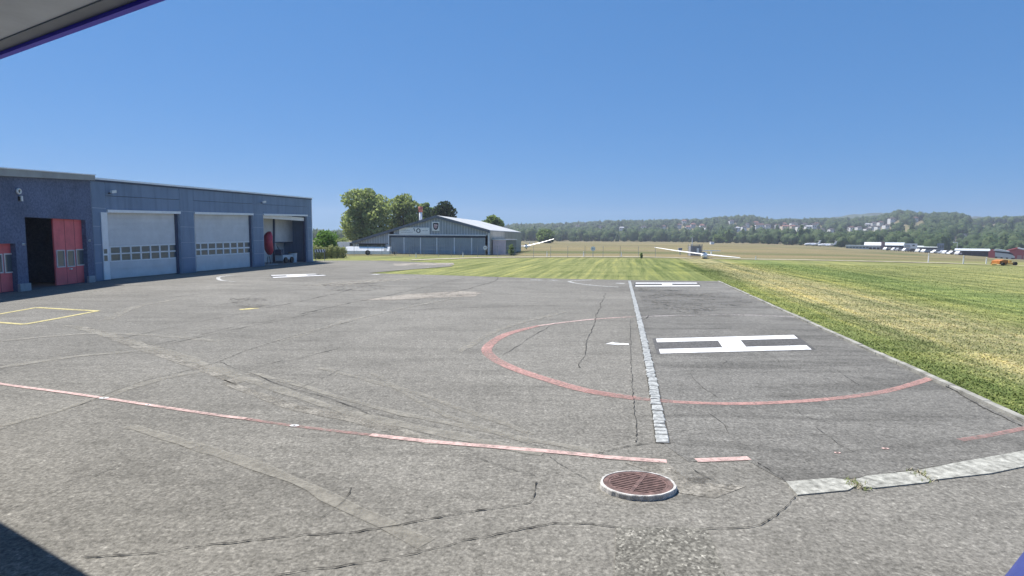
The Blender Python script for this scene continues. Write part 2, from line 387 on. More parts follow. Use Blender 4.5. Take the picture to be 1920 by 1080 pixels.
# outer red line in the foreground
ribbon('taxi_line', smooth_pts([G(*q) for q in ((-60, 706), (0, 720), (140, 739), (280, 760), (400, 778), (470, 787))], 0.1), 0.085, 0.009, P_RED_PALE, apron, wj=0.08, label='pale red line running in from left edge')
ribbon('taxi_line', smooth_pts([G(*q) for q in ((460, 786), (550, 799), (640, 810), (700, 817))], 0.1), 0.085, 0.009, P_RED_FADED, apron, wj=0.1)
ribbon('taxi_line', smooth_pts([G(*q) for q in ((695, 816), (800, 828), (920, 838), (1060, 850), (1150, 859), (1250, 866))], 0.1), 0.105, 0.0092, P_RED_PALE, apron, wj=0.04, label='bright pale red line before the drain cover')
ribbon('taxi_line', smooth_pts([G(*q) for q in ((1305, 864), (1350, 862.5), (1405, 860))], 0.1), 0.11, 0.009, P_RED_PALE, apron, label='short red dash right of the drain cover')
ribbon('taxi_line', smooth_pts([G(*q) for q in ((1800, 826), (1850, 818), (1925, 803))], 0.1), 0.10, 0.009, P_RED_FADED, apron)
for q in ((1570, 850), (1660, 842), (278, 760), (195, 747), (552, 799)):
    c = G(*q); px = random.uniform(0.025, 0.05)
    sheet('paint_spot', [(c.x+px*math.cos(a)*1.6, c.y+px*math.sin(a), 0) for a in np.linspace(0, 6.28, 9)[:-1]], 0.0105, P_RED_PALE if q[0] > 1000 else P_WHITE, apron)
    sheet('bolt_hole', [(c.x+0.018*math.cos(a), c.y+0.016*math.sin(a), 0) for a in np.linspace(0, 6.28, 9)[:-1]], 0.0125, M_CRACK, apron)
# the letters H
def hletter(quad, lab, bar=0.27, cross=(0.42, 0.58), m=P_WHITE):
    a, b, c, d = [G(*q) for q in quad]        # far-left, far-right, near-right, near-left
    def uv(u, v): return (a*(1-u)+b*u)*(1-v) + (d*(1-u)+c*u)*v
    pts = [uv(0, 0), uv(1, 0), uv(1, bar), uv(cross[1], bar), uv(cross[1], 1-bar), uv(1, 1-bar), uv(1, 1), uv(0, 1), uv(0, 1-bar), uv(cross[0], 1-bar), uv(cross[0], bar), uv(0, bar)]
    # the dark border painted round the letter
    g = (a+b+c+d)/4
    bd = [p+(p-g).normalized()*0.10 for p in (a, b, c, d)]
    sheet('letter_border', ccw(bd), 0.0055, M_BORDER, apron)
    sheet('letter_h', ccw(pts), 0.009, m, apron, label=lab)
M_BORDER = asphalt('asphalt_border', (0.12, 0.117, 0.115), 0.4, 1.0, 0.3, 0.3)
hletter([(1230, 635.5), (1488, 628.5), (1522, 656), (1238, 663.5)], 'large white letter H in near landing circle')
hletter([(1192, 530.2), (1306, 530.2), (1313, 536.8), (1191, 537.2)], 'white letter H on the far landing pad')
hletter([(508, 516.0), (590, 513.6), (612, 516.6), (512, 521.0)], 'white letter H before the blue hangar', cross=(0.3, 0.7))
ribbon('stand_number', [G(1142, 643.5), G(1152, 645), G(1179, 646)], lambda t: 0.34-0.15*t, 0.009, P_WHITE, apron, label='white number one beside the cobbles')
ribbon('landing_circle', smooth_pts([G(*q) for q in ((1110, 524.8), (1075, 526.5), (1068, 528.5), (1085, 532), (1120, 536), (1160, 538.5))], 0.4), 0.22, 0.0085, P_WHITE_OLD, apron, label='white arc on the far landing pad')
ribbon('stand_number', [G(1155, 531), G(1171, 531.7)], 0.35, 0.0085, P_WHITE_OLD, apron)
for q in (((995, 525), (1016, 525.4)), ((1030, 525.2), (1044, 526)), ((700, 515.5), (708, 514.3))):
    ribbon('marking_dash', [G(*q[0]), G(*q[1])], 0.5, 0.0085, P_WHITE_OLD, apron)
ribbon('landing_circle', smooth_pts([G(*q) for q in ((445, 516), (415, 518.5), (409, 522), (416, 526), (440, 528))], 0.4), 0.22, 0.0085, P_WHITE_OLD, apron, label='white arc left of hangar letter H')
yl = [(-60, 597), (60, 577), (78, 576.5), (183, 583.5), (45, 608.5), (-60, 602)]
ribbon('yellow_box', [G(*q) for q in ((-80, 601), (0, 589), (68, 577))], 0.16, 0.0085, P_YELLOW, apron)
ribbon('yellow_box', [G(*q) for q in ((68, 577), (130, 580.5), (183, 583.3))], 0.22, 0.0088, P_YELLOW, apron)
ribbon('yellow_box', [G(*q) for q in ((183, 583.3), (110, 597), (45, 608.5))], 0.17, 0.0085, P_YELLOW, apron)
ribbon('yellow_box', [G(*q) for q in ((45, 608.5), (0, 605), (-80, 599))], 0.17, 0.0088, P_YELLOW, apron)
for q in ((455, 580.5), (466, 579.5), (478, 578.5)):
    c = G(*q); sheet('paint_spot', ccw([(c.x+random.uniform(0.06, 0.22)*math.cos(a), c.y+random.uniform(0.08, 0.28)*math.sin(a), 0) for a in np.linspace(0, 6.28, 8)[:-1]]), 0.0085+random.random()*0.001, P_YELLOW, apron)
# cracks
CR = [([(0, 968), (60, 938), (120, 915), (230, 872)], .012), ([(150, 1047), (300, 1035), (420, 1020), (560, 1005), (640, 1000), (745, 987), (850, 965), (940, 952), (992, 943), (1000, 925), (1007, 905)], .022),
      ([(520, 1078), (640, 1062), (760, 1042), (890, 1010), (1000, 990), (1060, 982), (1120, 985), (1156, 988)], .020), ([(1325, 991), (1400, 988), (1440, 975), (1470, 955), (1492, 930)], .016),
      ([(860, 852), (930, 872), (1005, 892)], .012), ([(1030, 856), (1060, 878), (1105, 902)], .012), ([(1420, 868), (1445, 885), (1472, 903)], .014),
      ([(1122, 852), (1165, 840), (1215, 833), (1245, 832)], .022), ([(1194, 832), (1192, 790), (1188, 750), (1184, 700), (1182, 640), (1182, 600)], .018), ([(640, 757), (760, 790), (900, 815), (1020, 838)], .010),
      ([(0, 806), (60, 786), (130, 766), (180, 748)], .012), ([(180, 748), (260, 718), (330, 700), (400, 682), (470, 655), (560, 628), (650, 605), (682, 600)], .026), ([(410, 680), (520, 720), (640, 757), (700, 780)], .014),
      ([(220, 637), (300, 620), (380, 602), (470, 586)], .022), ([(290, 646), (370, 630), (440, 613), (520, 600)], .020), ([(320, 646), (420, 622), (520, 602), (600, 585)], .026), ([(200, 566), (300, 560), (420, 545)], .022),
      ([(500, 577), (560, 566), (640, 548), (660, 542)], .036), ([(560, 590), (650, 570), (760, 547), (830, 530), (870, 522)], .036), ([(780, 563), (850, 548), (920, 530), (935, 520)], .036), ([(410, 572), (450, 566), (500, 558)], .03),
      ([(520, 682), (580, 668), (640, 652)], .018), ([(480, 682), (505, 683), (530, 676)], .03), ([(550, 732), (600, 712), (645, 690)], .016), ([(790, 580), (900, 577), (1040, 573), (1130, 576)], .03),
      ([(1085, 690), (1100, 645), (1120, 590), (1135, 550)], .020), ([(945, 665), (1000, 630), (1040, 606)], .016), ([(640, 830), (700, 812)], .012), ([(600, 976), (640, 945), (660, 915)], .010), ([(1205, 600), (1214, 598), (1221, 592)], .03),
      ([(1755, 712), (1800, 740), (1850, 768), (1915, 800)], .045), ([(1300, 880), (1340, 905), (1380, 915)], .012)]
for pts, wd in CR:
    sp = smooth_pts([G(*q) for q in pts], 0.045 if pts[0][1] > 700 else 0.25)
    far = 1.0 if pts[0][1] > 700 else 3.0
    ribbon('crack', sp, lambda t, wd=wd: wd*(0.55 if pts[0][1] > 700 else 0.8)*random.choice([0.35, 0.6, 0.9, 1.0, 1.3]), 0.0112, M_CRACK, apron, jit=0.011*far, wj=0.5)
# hairline cracks across the pad, running with its long axis and across it
for k in range(24):
    px, py = random.uniform(1230, 1800), random.uniform(545, 860)
    if px > 1343+(py-527)*2.0: continue
    a = G(px, py); L = random.uniform(0.5, 2.2); th = random.choice([0.1, 1.45, 1.7])+random.uniform(-0.4, 0.4)
    b_ = a+Vector((math.cos(th)*L, math.sin(th)*L, 0)); mid = (a+b_)/2+Vector((random.uniform(-.2, .2), random.uniform(-.2, .2), 0))
    if ((b_-kA).dot(KN)) > -0.3 or ((mid-kA).dot(KN)) > -0.3: continue
    ribbon('crack', smooth_pts([a, mid, b_], 0.1), lambda t: 0.003+0.006*random.random(), 0.0114, M_CRACK, apron, jit=0.012, wj=0.4)
# cobble strip: single stones
def stone_mesh(i):
    mb = MB(); j = lambda s: random.uniform(-s, s)
    x0, x1, y0, y1 = -.5+j(.05), .5+j(.05), -.5+j(.04), .5+j(.04)
    b0 = [(x0, y0, -.6), (x1+j(.04), y0, -.6), (x1, y1, -.6), (x0+j(.04), y1, -.6)]
    t0 = [(p[0]*0.97, p[1]*0.97, 0.02) for p in b0]; t1 = [(p[0]*.82+j(.03), p[1]*.82+j(.03), .13+j(.05)) for p in b0]
    mb.loft([b0, t0, t1])
    me = bpy.data.meshes.new('paving_stone'); me.from_pydata(mb.v, [], mb.f); me.update(); me.materials.append(M_GRANITE); return me
stones = [stone_mesh(i) for i in range(6)]
cs = smooth_pts(cobG[::-1], 0.02)
ribbon('cobble_bed', smooth_pts(cobG, 0.3), 0.19, 0.0075, mat('joint_grit', (0.075, 0.07, 0.06), 0.95, 0.3, 20), apron)
acc = 0.0; last = cs[0]; nextd = 0.08; nst = 0
for i in range(1, len(cs)):
    acc += (cs[i]-cs[i-1]).length
    if acc >= nextd and nst < 290:
        d = (cs[min(len(cs)-1, i+3)]-cs[max(0, i-3)]).normalized(); L = random.uniform(0.105, 0.165)
        o = bpy.data.objects.new('paving_stone', random.choice(stones)); COL.objects.link(o); o.parent = apron
        o.location = (cs[i].x+random.uniform(-.008, .008), cs[i].y, 0.008); o.scale = (random.uniform(0.155, 0.185), L*0.94, 0.10)
        o.rotation_euler = (0, 0, math.atan2(-d.x, d.y)+random.uniform(-.06, .06)); nextd = acc + L + random.uniform(0.0, 0.012) ; nst += 1
# kerb stones
kL = (kA-kE).length; nk = int(kL/1.0)
for k in range(nk):
    p = kE + kd*(k*1.0) + KN*0.02; z1 = 0.045+random.uniform(-.008, .008); wd = 0.12
    mb = MB(); e = KN*random.uniform(-.008, .008)
    mb.box(Vector((p.x, p.y, -0.05))+e, kd*0.985, KN*wd, (0, 0, 0.05+z1))
    mb.build('kerb_stone', M_KERB, apron)
# concrete slabs bottom right
for quad in ([(1474, 905), (1560, 898), (1592, 902), (1606, 912), (1590, 921), (1495, 930)], [(1603, 901), (1625, 894), (1710, 885), (1722, 889), (1744, 902), (1740, 906), (1640, 917), (1618, 915)], [(1720, 884), (1800, 868), (1930, 845), (1930, 874), (1860, 889), (1747, 902), (1734, 892)]):
    pts = ccw([tuple(G(*q)) for q in quad])
    pts = [(p[0], p[1], -0.03) for p in pts]
    MB().prism(pts, (0, 0, 0.044)).build('concrete_slab', M_CONC, apron)
# service road across the field
M_ROAD = mat('gravel_road', (0.42, 0.375, 0.28), 0.95, 0.25, 0.6)
rp = [G(*q) for q in ((770, 487.5), (900, 483), (1040, 481.2), (1200, 481.6), (1380, 485.5), (1500, 487.0), (1640, 490), (1800, 494), (1990, 501))]
mb = MB(); n = len(rp)
for i, p in enumerate(rp):
    wd = 1.6
    for s in (-1, 1):
        q = Vector((p.x, p.y+s*wd, 0)); mb.v.append((q.x, q.y, terrain(q.x, q.y)+0.02))
for i in range(n-1): mb.f.append((2*i, 2*i+2, 2*i+3, 2*i+1))
tag(mb.build('service_road', M_ROAD), kind='structure')

# ------------------------------------------------------------------ drain cover
dc = G(1196, 914); DR = 0.40
drain = thing('drain_cover', (dc.x, dc.y, 0), 'round rusty iron drain cover in a raised white concrete ring', 'drain cover')
def ring(r0, r1, z0, z1, n=48, jit=0.0):
    mb = MB(); prof = []
    for k in range(n):
        a = 2*math.pi*k/n; c, s = math.cos(a), math.sin(a); j = 1+random.uniform(-jit, jit)
        prof.append([(dc.x+r0*c, dc.y+r0*s, z0), (dc.x+r0*c, dc.y+r0*s, z1), (dc.x+r1*j*c*0.985, dc.y+r1*j*s*0.985, z1), (dc.x+r1*j*c, dc.y+r1*j*s, z1-0.012), (dc.x+r1*j*c*1.01, dc.y+r1*j*s*1.01, z0)])
    i0 = len(mb.v)
    for pr in prof: mb.v += pr
    m_ = 5
    for k in range(n):
        for q in range(m_): mb.f.append((i0+k*m_+q, i0+k*m_+(q+1) % m_, i0+((k+1) % n)*m_+(q+1) % m_, i0+((k+1) % n)*m_+q))
    return mb
M_RIM = mat('white_concrete', (0.55, 0.53, 0.50), 0.85, 0.32, 14, bmp=0.6)
M_IRON = mat('rusty_iron', (0.17, 0.105, 0.092), 0.7, 0.35, 14, bmp=0.4, spec=0.4)
ring(DR*0.915, DR*0.985, -0.02, 0.075, 56, 0.02).build('concrete_ring', M_RIM, drain)
ring(DR*0.78, DR*0.91, -0.02, 0.07, 48).build('iron_frame', M_IRON, drain)
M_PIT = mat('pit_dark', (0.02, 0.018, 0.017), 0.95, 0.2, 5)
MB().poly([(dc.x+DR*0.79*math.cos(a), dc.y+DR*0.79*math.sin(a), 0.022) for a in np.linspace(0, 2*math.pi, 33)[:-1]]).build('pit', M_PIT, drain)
bd = Vector((0.42, 0.91, 0)).normalized(); bn = Vector((bd.y, -bd.x, 0))     # spine direction
c3 = Vector((dc.x, dc.y, 0)); RR = DR*0.775
MB().box(c3-bd*RR-bn*0.022+Vector((0, 0, .03)), bd*2*RR, bn*0.044, (0, 0, 0.038)).build('centre_bar', M_IRON, drain)
for k in range(-5, 6):
    off = k*RR/5.9; h = math.sqrt(max(0, RR*RR-off*off))
    for s in (-1, 1):
        if h < 0.08: continue
        p = c3+bd*off+bn*(s*0.022); q = c3+bd*(off+0.015)+bn*(s*h)
        dd = q-p; MB().box(p-bd*0.0155+Vector((0, 0, .03)), dd, bd*0.031, (0, 0, 0.034)).build('grate_bar', M_IRON, drain)
ring(RR*0.93, RR*1.01, 0.02, 0.066, 40).build('grate_rim', M_IRON, drain)
drain.scale = (1, 0.80, 0.72)

# ------------------------------------------------------------------ walls placed along the apron axis
class Wall:
    """A vertical wall face from ground point A (left) to B (right); uv() reads a pixel on that face."""
    def __init__(s, A, B):
        s.A = Vector((A.x, A.y, 0)); d = Vector((B.x-A.x, B.y-A.y, 0)); s.L = d.length; s.d = d.normalized()
        s.n = Vector((s.d.y, -s.d.x, 0))       # outward, to the right of A->B
        if s.n.dot(CP-s.A) < 0: s.n = -s.n
    def uv(s, px, py, off=0.0):
        r = ray(px, py); o = s.A+s.n*off; t = (o-CP).dot(s.n)/r.dot(s.n); p = CP+r*t
        return ((p-s.A).dot(s.d), p.z)
    def pt(s, u, z, off=0.0): return s.A+s.d*u+s.n*off+Vector((0, 0, z))
    def quad(s, mb, pix, o0, o1):     # a slab whose outline is four pixels, from depth o0 to o1 out of the face
        pts = [s.pt(*s.uv(*q), o0) for q in pix]; return mb.prism(pts, s.n*(o1-o0))
    def rect(s, mb, u0, u1, z0, z1, o0, o1):
        return mb.prism([s.pt(u0, z0, o0), s.pt(u1, z0, o0), s.pt(u1, z1, o0), s.pt(u0, z1, o0)], s.n*(o1-o0))
def zat(wall, px, py): return wall.uv(px, py)

# ---- blue hangar (with three wide doors)
H_ = Wall(G(180, 527.6), G(586, 490.8))
def cladding():
    m, t, b = nodes('blue_cladding'); p = wpos(t); c = ramp(t, noise(t, 0.7, 4, .6, p), [(.3, (0.165, 0.232, 0.335)), (.7, (0.20, 0.27, 0.38))])
    c = mixc(t, c, ramp(t, noise(t, 1.0, 5, .6, mapv(t, p, (2.5, 2.5, .22))), [(.32, .72), (.5, 1.0), (.75, 1.1)]), .7, 'MULTIPLY')
    sz = t.nodes.new('ShaderNodeSeparateXYZ'); t.links.new(p, sz.inputs[0])
    d = ramp(t, math_(t, 'ADD', sz.outputs[2], math_(t, 'MULTIPLY', noise(t, 3, 4, .6, p), .5)), [(.25, (.72, .68, .62)), (.6, (1, 1, 1))])
    c = mixc(t, c, d, .8, 'MULTIPLY'); t.links.new(c, b.inputs['Base Color']); b.inputs['Roughness'].default_value = .5; b.inputs['Specular IOR Level'].default_value = .3; MATS['blue_cladding'] = m; return m
M_BLUE = cladding()
M_BLUED = mat('blue_cladding_joint', (0.33, 0.40, 0.50), 0.6, 0.1, 2)
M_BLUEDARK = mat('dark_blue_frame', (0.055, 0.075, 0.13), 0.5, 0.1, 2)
M_COPE = mat('metal_coping', (0.85, 0.88, 0.90), 0.4, 0.05, 2, metal=0.0)
M_DOORP = mat('pale_door_panel', (0.64, 0.65, 0.665), 0.4, 0.07, 1.2)
M_DOORF = mat('door_frame_white', (0.83, 0.84, 0.85), 0.45, 0.05, 2)
M_WIN = glass('window_glass', (0.09, 0.12, 0.14), 0.15)
hz0 = H_.uv(180, 336.5)[1]; hz1 = H_.uv(585, 372.5)[1]
hang = thing('hangar', H_.A, 'long blue clad hangar with three wide pale sectional doors', 'hangar')
def ztop(u): return hz0+(hz1-hz0)*u/H_.L
def wall_strip(W, nm, m, parent, u0, u1, z0, zf, o0, o1):
    mb = MB(); mb.prism([W.pt(u0, z0, o0), W.pt(u1, z0, o0), W.pt(u1, zf(u1), o0), W.pt(u0, zf(u0), o0)], W.n*(o1-o0)); return mb.build(nm, m, parent)
def upx(px, py=470): return H_.uv(px, py)[0]
cols = [(0.0, upx(203.5)), (upx(340.5), upx(366.5)), (upx(476.5), upx(495.5)), (upx(577.5), H_.L)]
opens = [(cols[0][1], cols[1][0]), (cols[1][1], cols[2][0]), (cols[2][1], cols[3][0])]
def head(u):  # underside of the header above the doors
    a = H_.uv(205, 393); b_ = H_.uv(575, 402.5); return a[1]+(b_[1]-a[1])*(u-a[0])/(b_[0]-a[0])
for i, (a, b_) in enumerate(cols):
    zs = [0.0]; zt = min(ztop(a), ztop(b_))-0.03
    lv = [0.17, 0.35, 0.52, 0.69, 0.86]
    zs += [ztop((a+b_)/2)*q for q in (0.18, 0.36, 0.54, 0.72)]
    for k in range(len(zs)):
        z0 = zs[k]+(0.022 if k else 0); z1 = zs[k+1]-0.022 if k+1 < len(zs) else None
        if z1 is None: wall_strip(H_, 'wall_panel', M_BLUE, hang, a+0.015, b_-0.015, z0, lambda u: ztop(u)-0.05, -0.22, 0.0)
        else: H_.rect(MB(), a+0.015, b_-0.015, z0, z1, -0.22, 0.0).build('wall_panel', M_BLUE, hang)
    H_.rect(MB(), a-0.005, b_+0.005, 0.0, zt-0.2, -0.26, -0.012).build('wall_backing', M_BLUED, hang)
for a, b_ in opens:          # header panels, two courses
    hm = lambda u: head(u)+(ztop(u)-head(u))*0.47
    mb = MB(); mb.prism([H_.pt(a+.01, head(a), -.2), H_.pt(b_-.01, head(b_), -.2), H_.pt(b_-.01, hm(b_)-.012, -.2), H_.pt(a+.01, hm(a)-.012, -.2)], H_.n*0.19); mb.build('wall_panel', M_BLUE, hang)
    mb = MB(); mb.prism([H_.pt(a+.01, hm(a)+.012, -.2), H_.pt(b_-.01, hm(b_)+.012, -.2), H_.pt(b_-.01, ztop(b_)-.05, -.2), H_.pt(a+.01, ztop(a)-.05, -.2)], H_.n*0.195); mb.build('wall_panel', M_BLUE, hang)
DEP = 24.0
# coping along the roof edge, roof, rear and end walls
mb = MB(); mb.prism([H_.pt(-0.02, ztop(0)-0.12, .004), H_.pt(H_.L+.05, ztop(H_.L)-0.14, .004), H_.pt(H_.L+.05, ztop(H_.L)-.02, .004), H_.pt(-0.02, ztop(0)-.02, .004)], H_.n*0.05); mb.build('roof_trim', M_BLUEDARK, hang)
mb = MB(); mb.prism([H_.pt(-0.02, ztop(0)-0.018, -.4), H_.pt(H_.L+.12, ztop(H_.L)-0.018, -.4), H_.pt(H_.L+.12, ztop(H_.L)+.09, -.4), H_.pt(-0.02, ztop(0)+.09, -.4)], H_.n*0.52); mb.build('roof_coping', M_COPE, hang)
mb = MB(); mb.prism([H_.pt(0, ztop(0)-.4, -DEP), H_.pt(H_.L, ztop(H_.L)-.4, -DEP), H_.pt(H_.L, ztop(H_.L)-.16, -.27), H_.pt(0, ztop(0)-.16, -.27)], (0, 0, .1)); mb.build('roof', mat('roof_membrane', (0.3, 0.3, 0.3), 0.9, .1, 1), hang)
M_INWALL = mat('interior_wall', (0.62, 0.62, 0.62), 0.8, 0.06, 1)
mb = MB(); mb.prism([H_.pt(H_.L-.2, 0, -.262), H_.pt(H_.L-.2, 0, -DEP), H_.pt(H_.L-.2, ztop(H_.L)-.05, -DEP), H_.pt(H_.L-.2, ztop(H_.L)-.05, -.262)], H_.d*0.2); mb.build('end_wall', M_BLUE, hang)
H_.rect(MB(), H_.L+.003, H_.L+.09, 0.02, hz1-.03, -.5, .03).build('corner_trim', M_COPE, hang)
H_.rect(MB(), 0, H_.L-.21, 0, hz1-.6, -DEP-.2, -DEP-.002).build('rear_wall', M_BLUE, hang)
H_.rect(MB(), -0.25, -0.05, 0, hz0-.05, -DEP, -.27).build('party_wall', M_INWALL, hang)
H_.rect(MB(), opens[2][0]-1.6, opens[2][0]-1.4, 0, hz1-.7, -13, -.27).build('inner_wall', M_INWALL, hang)
# shutter boxes above the doors
for i, (a, b_) in enumerate(opens):
    z = lambda u: head(u)
    hgt = 0.17 if i < 2 else 0.17
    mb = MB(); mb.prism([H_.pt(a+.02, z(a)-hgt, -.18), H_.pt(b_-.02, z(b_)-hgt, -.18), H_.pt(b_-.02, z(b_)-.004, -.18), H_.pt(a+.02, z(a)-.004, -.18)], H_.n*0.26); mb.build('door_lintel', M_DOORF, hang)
def sect_door(i, xl, xr, jamb_left, rows_l, rows_r, colpx, botl, botr):
    """A sectional door, its face set back, with two rows of panes."""
    a, b_ = opens[i]; rec = -0.30
    ua = H_.uv(xl, 470, rec)[0]; ub = H_.uv(xr, 470, rec)[0]
    zt = lambda u: head(u)-0.16
    root = hang
    pan = MB(); pan.prism([H_.pt(ua, 0.03, rec-.06), H_.pt(ub, 0.03, rec-.06), H_.pt(ub, zt(ub), rec-.06), H_.pt(ua, zt(ua), rec-.06)], H_.n*0.05); door = pan.build('sectional_door', M_DOORP, root)
    # horizontal sections, separated by thin gaps, around the glazed band
    def zl(u, yl, yr):
        za = H_.uv(xl, yl, rec)[1]; zb = H_.uv(xr, yr, rec)[1]; return za+(zb-za)*(u-ua)/(ub-ua)
    r1t, r1b, r2t, r2b = rows_l; s1t, s1b, s2t, s2b = rows_r
    marks = [lambda u: zt(u), lambda u: zt(u)*.83+.17*zl(u, r1t-3, s1t-3), lambda u: zt(u)*.66+.34*zl(u, r1t-3, s1t-3), lambda u: zt(u)*.48+.52*zl(u, r1t-3, s1t-3), lambda u: zt(u)*.25+.75*zl(u, r1t-3, s1t-3), lambda u: zl(u, r1t-3, s1t-3)]
    low = [lambda u: zl(u, r2b+2.5, s2b+2.5), lambda u: zl(u, r2b+2.5, s2b+2.5)*.55+.03, lambda u: 0.04]
    def band(zu, zd, nm, m, o1=0.0):
        mb = MB(); mb.prism([H_.pt(ua, zd(ua)+.008, rec-.009), H_.pt(ub, zd(ub)+.008, rec-.009), H_.pt(ub, zu(ub)-.008, rec-.009), H_.pt(ua, zu(ua)-.008, rec-.009)], H_.n*(0.03+o1)); return mb.build(nm, m, door)
    for k in range(len(marks)-1): band(marks[k], marks[k+1], 'door_section', M_DOORP)
    for k in range(len(low)-1): band(low[k], low[k+1], 'door_section', M_DOORP)
    # glazed band: rails, mullions and panes
    band(marks[-1], lambda u: zl(u, r1t, s1t), 'rail', M_DOORF, .006); band(lambda u: zl(u, r1b, s1b), lambda u: zl(u, r2t, s2t), 'rail', M_DOORF, .006); band(lambda u: zl(u, r2b, s2b), low[0], 'rail', M_DOORF, .006)
    us = [(H_.uv(p, 470, rec)[0], H_.uv(q, 470, rec)[0]) for p, q in colpx]
    edges = [ua]+[x for p in us for x in p]+[ub]
    for (t_, b2, t3, b3) in ((r1t, r1b, s1t, s1b), (r2t, r2b, s2t, s2b)):
        for k in range(0, len(edges)-1, 2):
            p, q = edges[k], edges[k+1]
            if q-p < 0.02: continue
            mb = MB(); mb.prism([H_.pt(p, zl(p, b2, b3)+.001, rec-.009), H_.pt(q, zl(q, b2, b3)+.001, rec-.009), H_.pt(q, zl(q, t_, t3)-.001, rec-.009), H_.pt(p, zl(p, t_, t3)-.001, rec-.009)], H_.n*0.036); mb.build('mullion', M_DOORF, door)
        for p, q in us:
            mb = MB(); mb.prism([H_.pt(p, zl(p, b2, b3), rec-.009), H_.pt(q, zl(q, b2, b3), rec-.009), H_.pt(q, zl(q, t_, t3), rec-.009), H_.pt(p, zl(p, t_, t3), rec-.009)], H_.n*0.012); mb.build('pane', M_WIN, door)
    return door
sect_door(0, 204.5, 333.5, True, (464.5, 475, 477.5, 489), (459, 469, 471.7, 482), [(207, 224.4), (227, 243.7), (246, 262.5), (265, 280.5), (283, 298), (300.5, 315), (317.5, 331.5)], 525, 511)
sect_door(1, 367, 470.5, False, (457.5, 466.6, 469.7, 478.5), (454.4, 462.6, 465.5, 473), [(367.5, 375), (377, 389), (391, 403.5), (405.5, 417.5), (419.5, 430.3), (432.8, 443.6), (446, 456.4), (458.5, 468.6)], 507, 497.6)
# jambs: a pale leaf at the left of door one and dark reveals at the right of each opening
for i, (a, b_) in enumerate(opens):
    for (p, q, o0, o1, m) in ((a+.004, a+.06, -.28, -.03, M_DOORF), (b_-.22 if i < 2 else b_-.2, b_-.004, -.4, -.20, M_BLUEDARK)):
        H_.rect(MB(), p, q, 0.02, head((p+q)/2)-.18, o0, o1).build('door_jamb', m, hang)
sd = H_.uv(191.5, 470)[0]; se = H_.uv(203, 470)[0]
zt_ = H_.uv(192, 398)[1]
H_.rect(MB(), sd, se, 0.05, zt_, .003, .06).build('side_door', M_DOORF, hang)
for y0, y1 in ((467, 475.5), (479, 489.5)):
    H_.rect(MB(), sd+.05, se-.15, H_.uv(195, y1)[1], H_.uv(195, y0)[1], .045, .066).build('pane', M_WIN, hang)
# door three is rolled up: interior
a, b_ = opens[2]
H_.rect(MB(), a+.03, b_-.03, head((a+b_)/2)-.52, head((a+b_)/2)-.18, -.34, -.26).build('rolled_door', M_DOORF, hang)
M_FLOORIN = mat('hangar_floor', (0.30, 0.30, 0.30), 0.5, 0.08, 1)
H_.rect(MB(), 0.2, H_.L-.25, 0.0, 0.014, -DEP+.02, -.42).build('floor', M_FLOORIN, hang)
BK = -2.0
def inb(mb, x0, x1, y0, y1, o0, o1):
    pts = [H_.pt(*H_.uv(*q, o0), o0) for q in ((x0, y1), (x1, y1), (x1, y0), (x0, y0))]; return mb.prism(pts, H_.n*(o1-o0))
inb(MB(), 490, 513, 398, 492, BK-.2, BK).build('partition', M_INWALL, hang)
inb(MB(), 513.2, 574, 398, 453.5, BK-.1, BK-.02).build('inner_door', M_DOORP, hang)
inb(MB(), 513.2, 574, 453.6, 455, BK-.1, BK+.02).build('inner_rail', M_BLUEDARK, hang)
inb(MB(), 560.5, 574, 455.2, 490, BK-.1, BK).build('partition', M_BLUE, hang)
inb(MB(), 513.2, 560, 455.2, 490, BK-1.2, BK-1.0).build('inner_panel', M_DOORF, hang)
inb(MB(), 511.5, 514, 398, 492, BK+.002, BK+.1).build('inner_post', M_BLUEDARK, hang)
# floodlights
M_LAMP = mat('lamp_white', (0.75, 0.75, 0.72), 0.4, 0.05, 3); M_BLACK = mat('black_metal', (0.03, 0.03, 0.032), 0.5, 0.1, 5)
for (px, py, lb) in ((203.5, 360, 'small white floodlight on blue wall above the first sectional door'), (489, 379, 'small white floodlight on blue wall between second and open third door')):
    u, z = H_.uv(px, py); p = H_.pt(u, z, 0.0)
    t_ = thing('floodlight', p, lb, 'floodlight', 'floodlights on the blue hangar')
    s_ = 0.16 if px < 300 else 0.22
    MB().box(p+H_.n*.003-H_.d*.03+Vector((0, 0, -.1)), H_.d*.06, H_.n*.18, (0, 0, .06)).build('bracket', M_BLACK, t_)
    hd = MB(); c = p+H_.n*.25; hd.prism([c+H_.d*(-s_)+Vector((0, 0, -.09)), c+H_.d*s_+Vector((0, 0, -.03)), c+H_.d*s_+Vector((0, 0, .13)), c+H_.d*(-s_)+Vector((0, 0, .07))], H_.n*.12); hd.build('lamp_head', M_LAMP, t_)
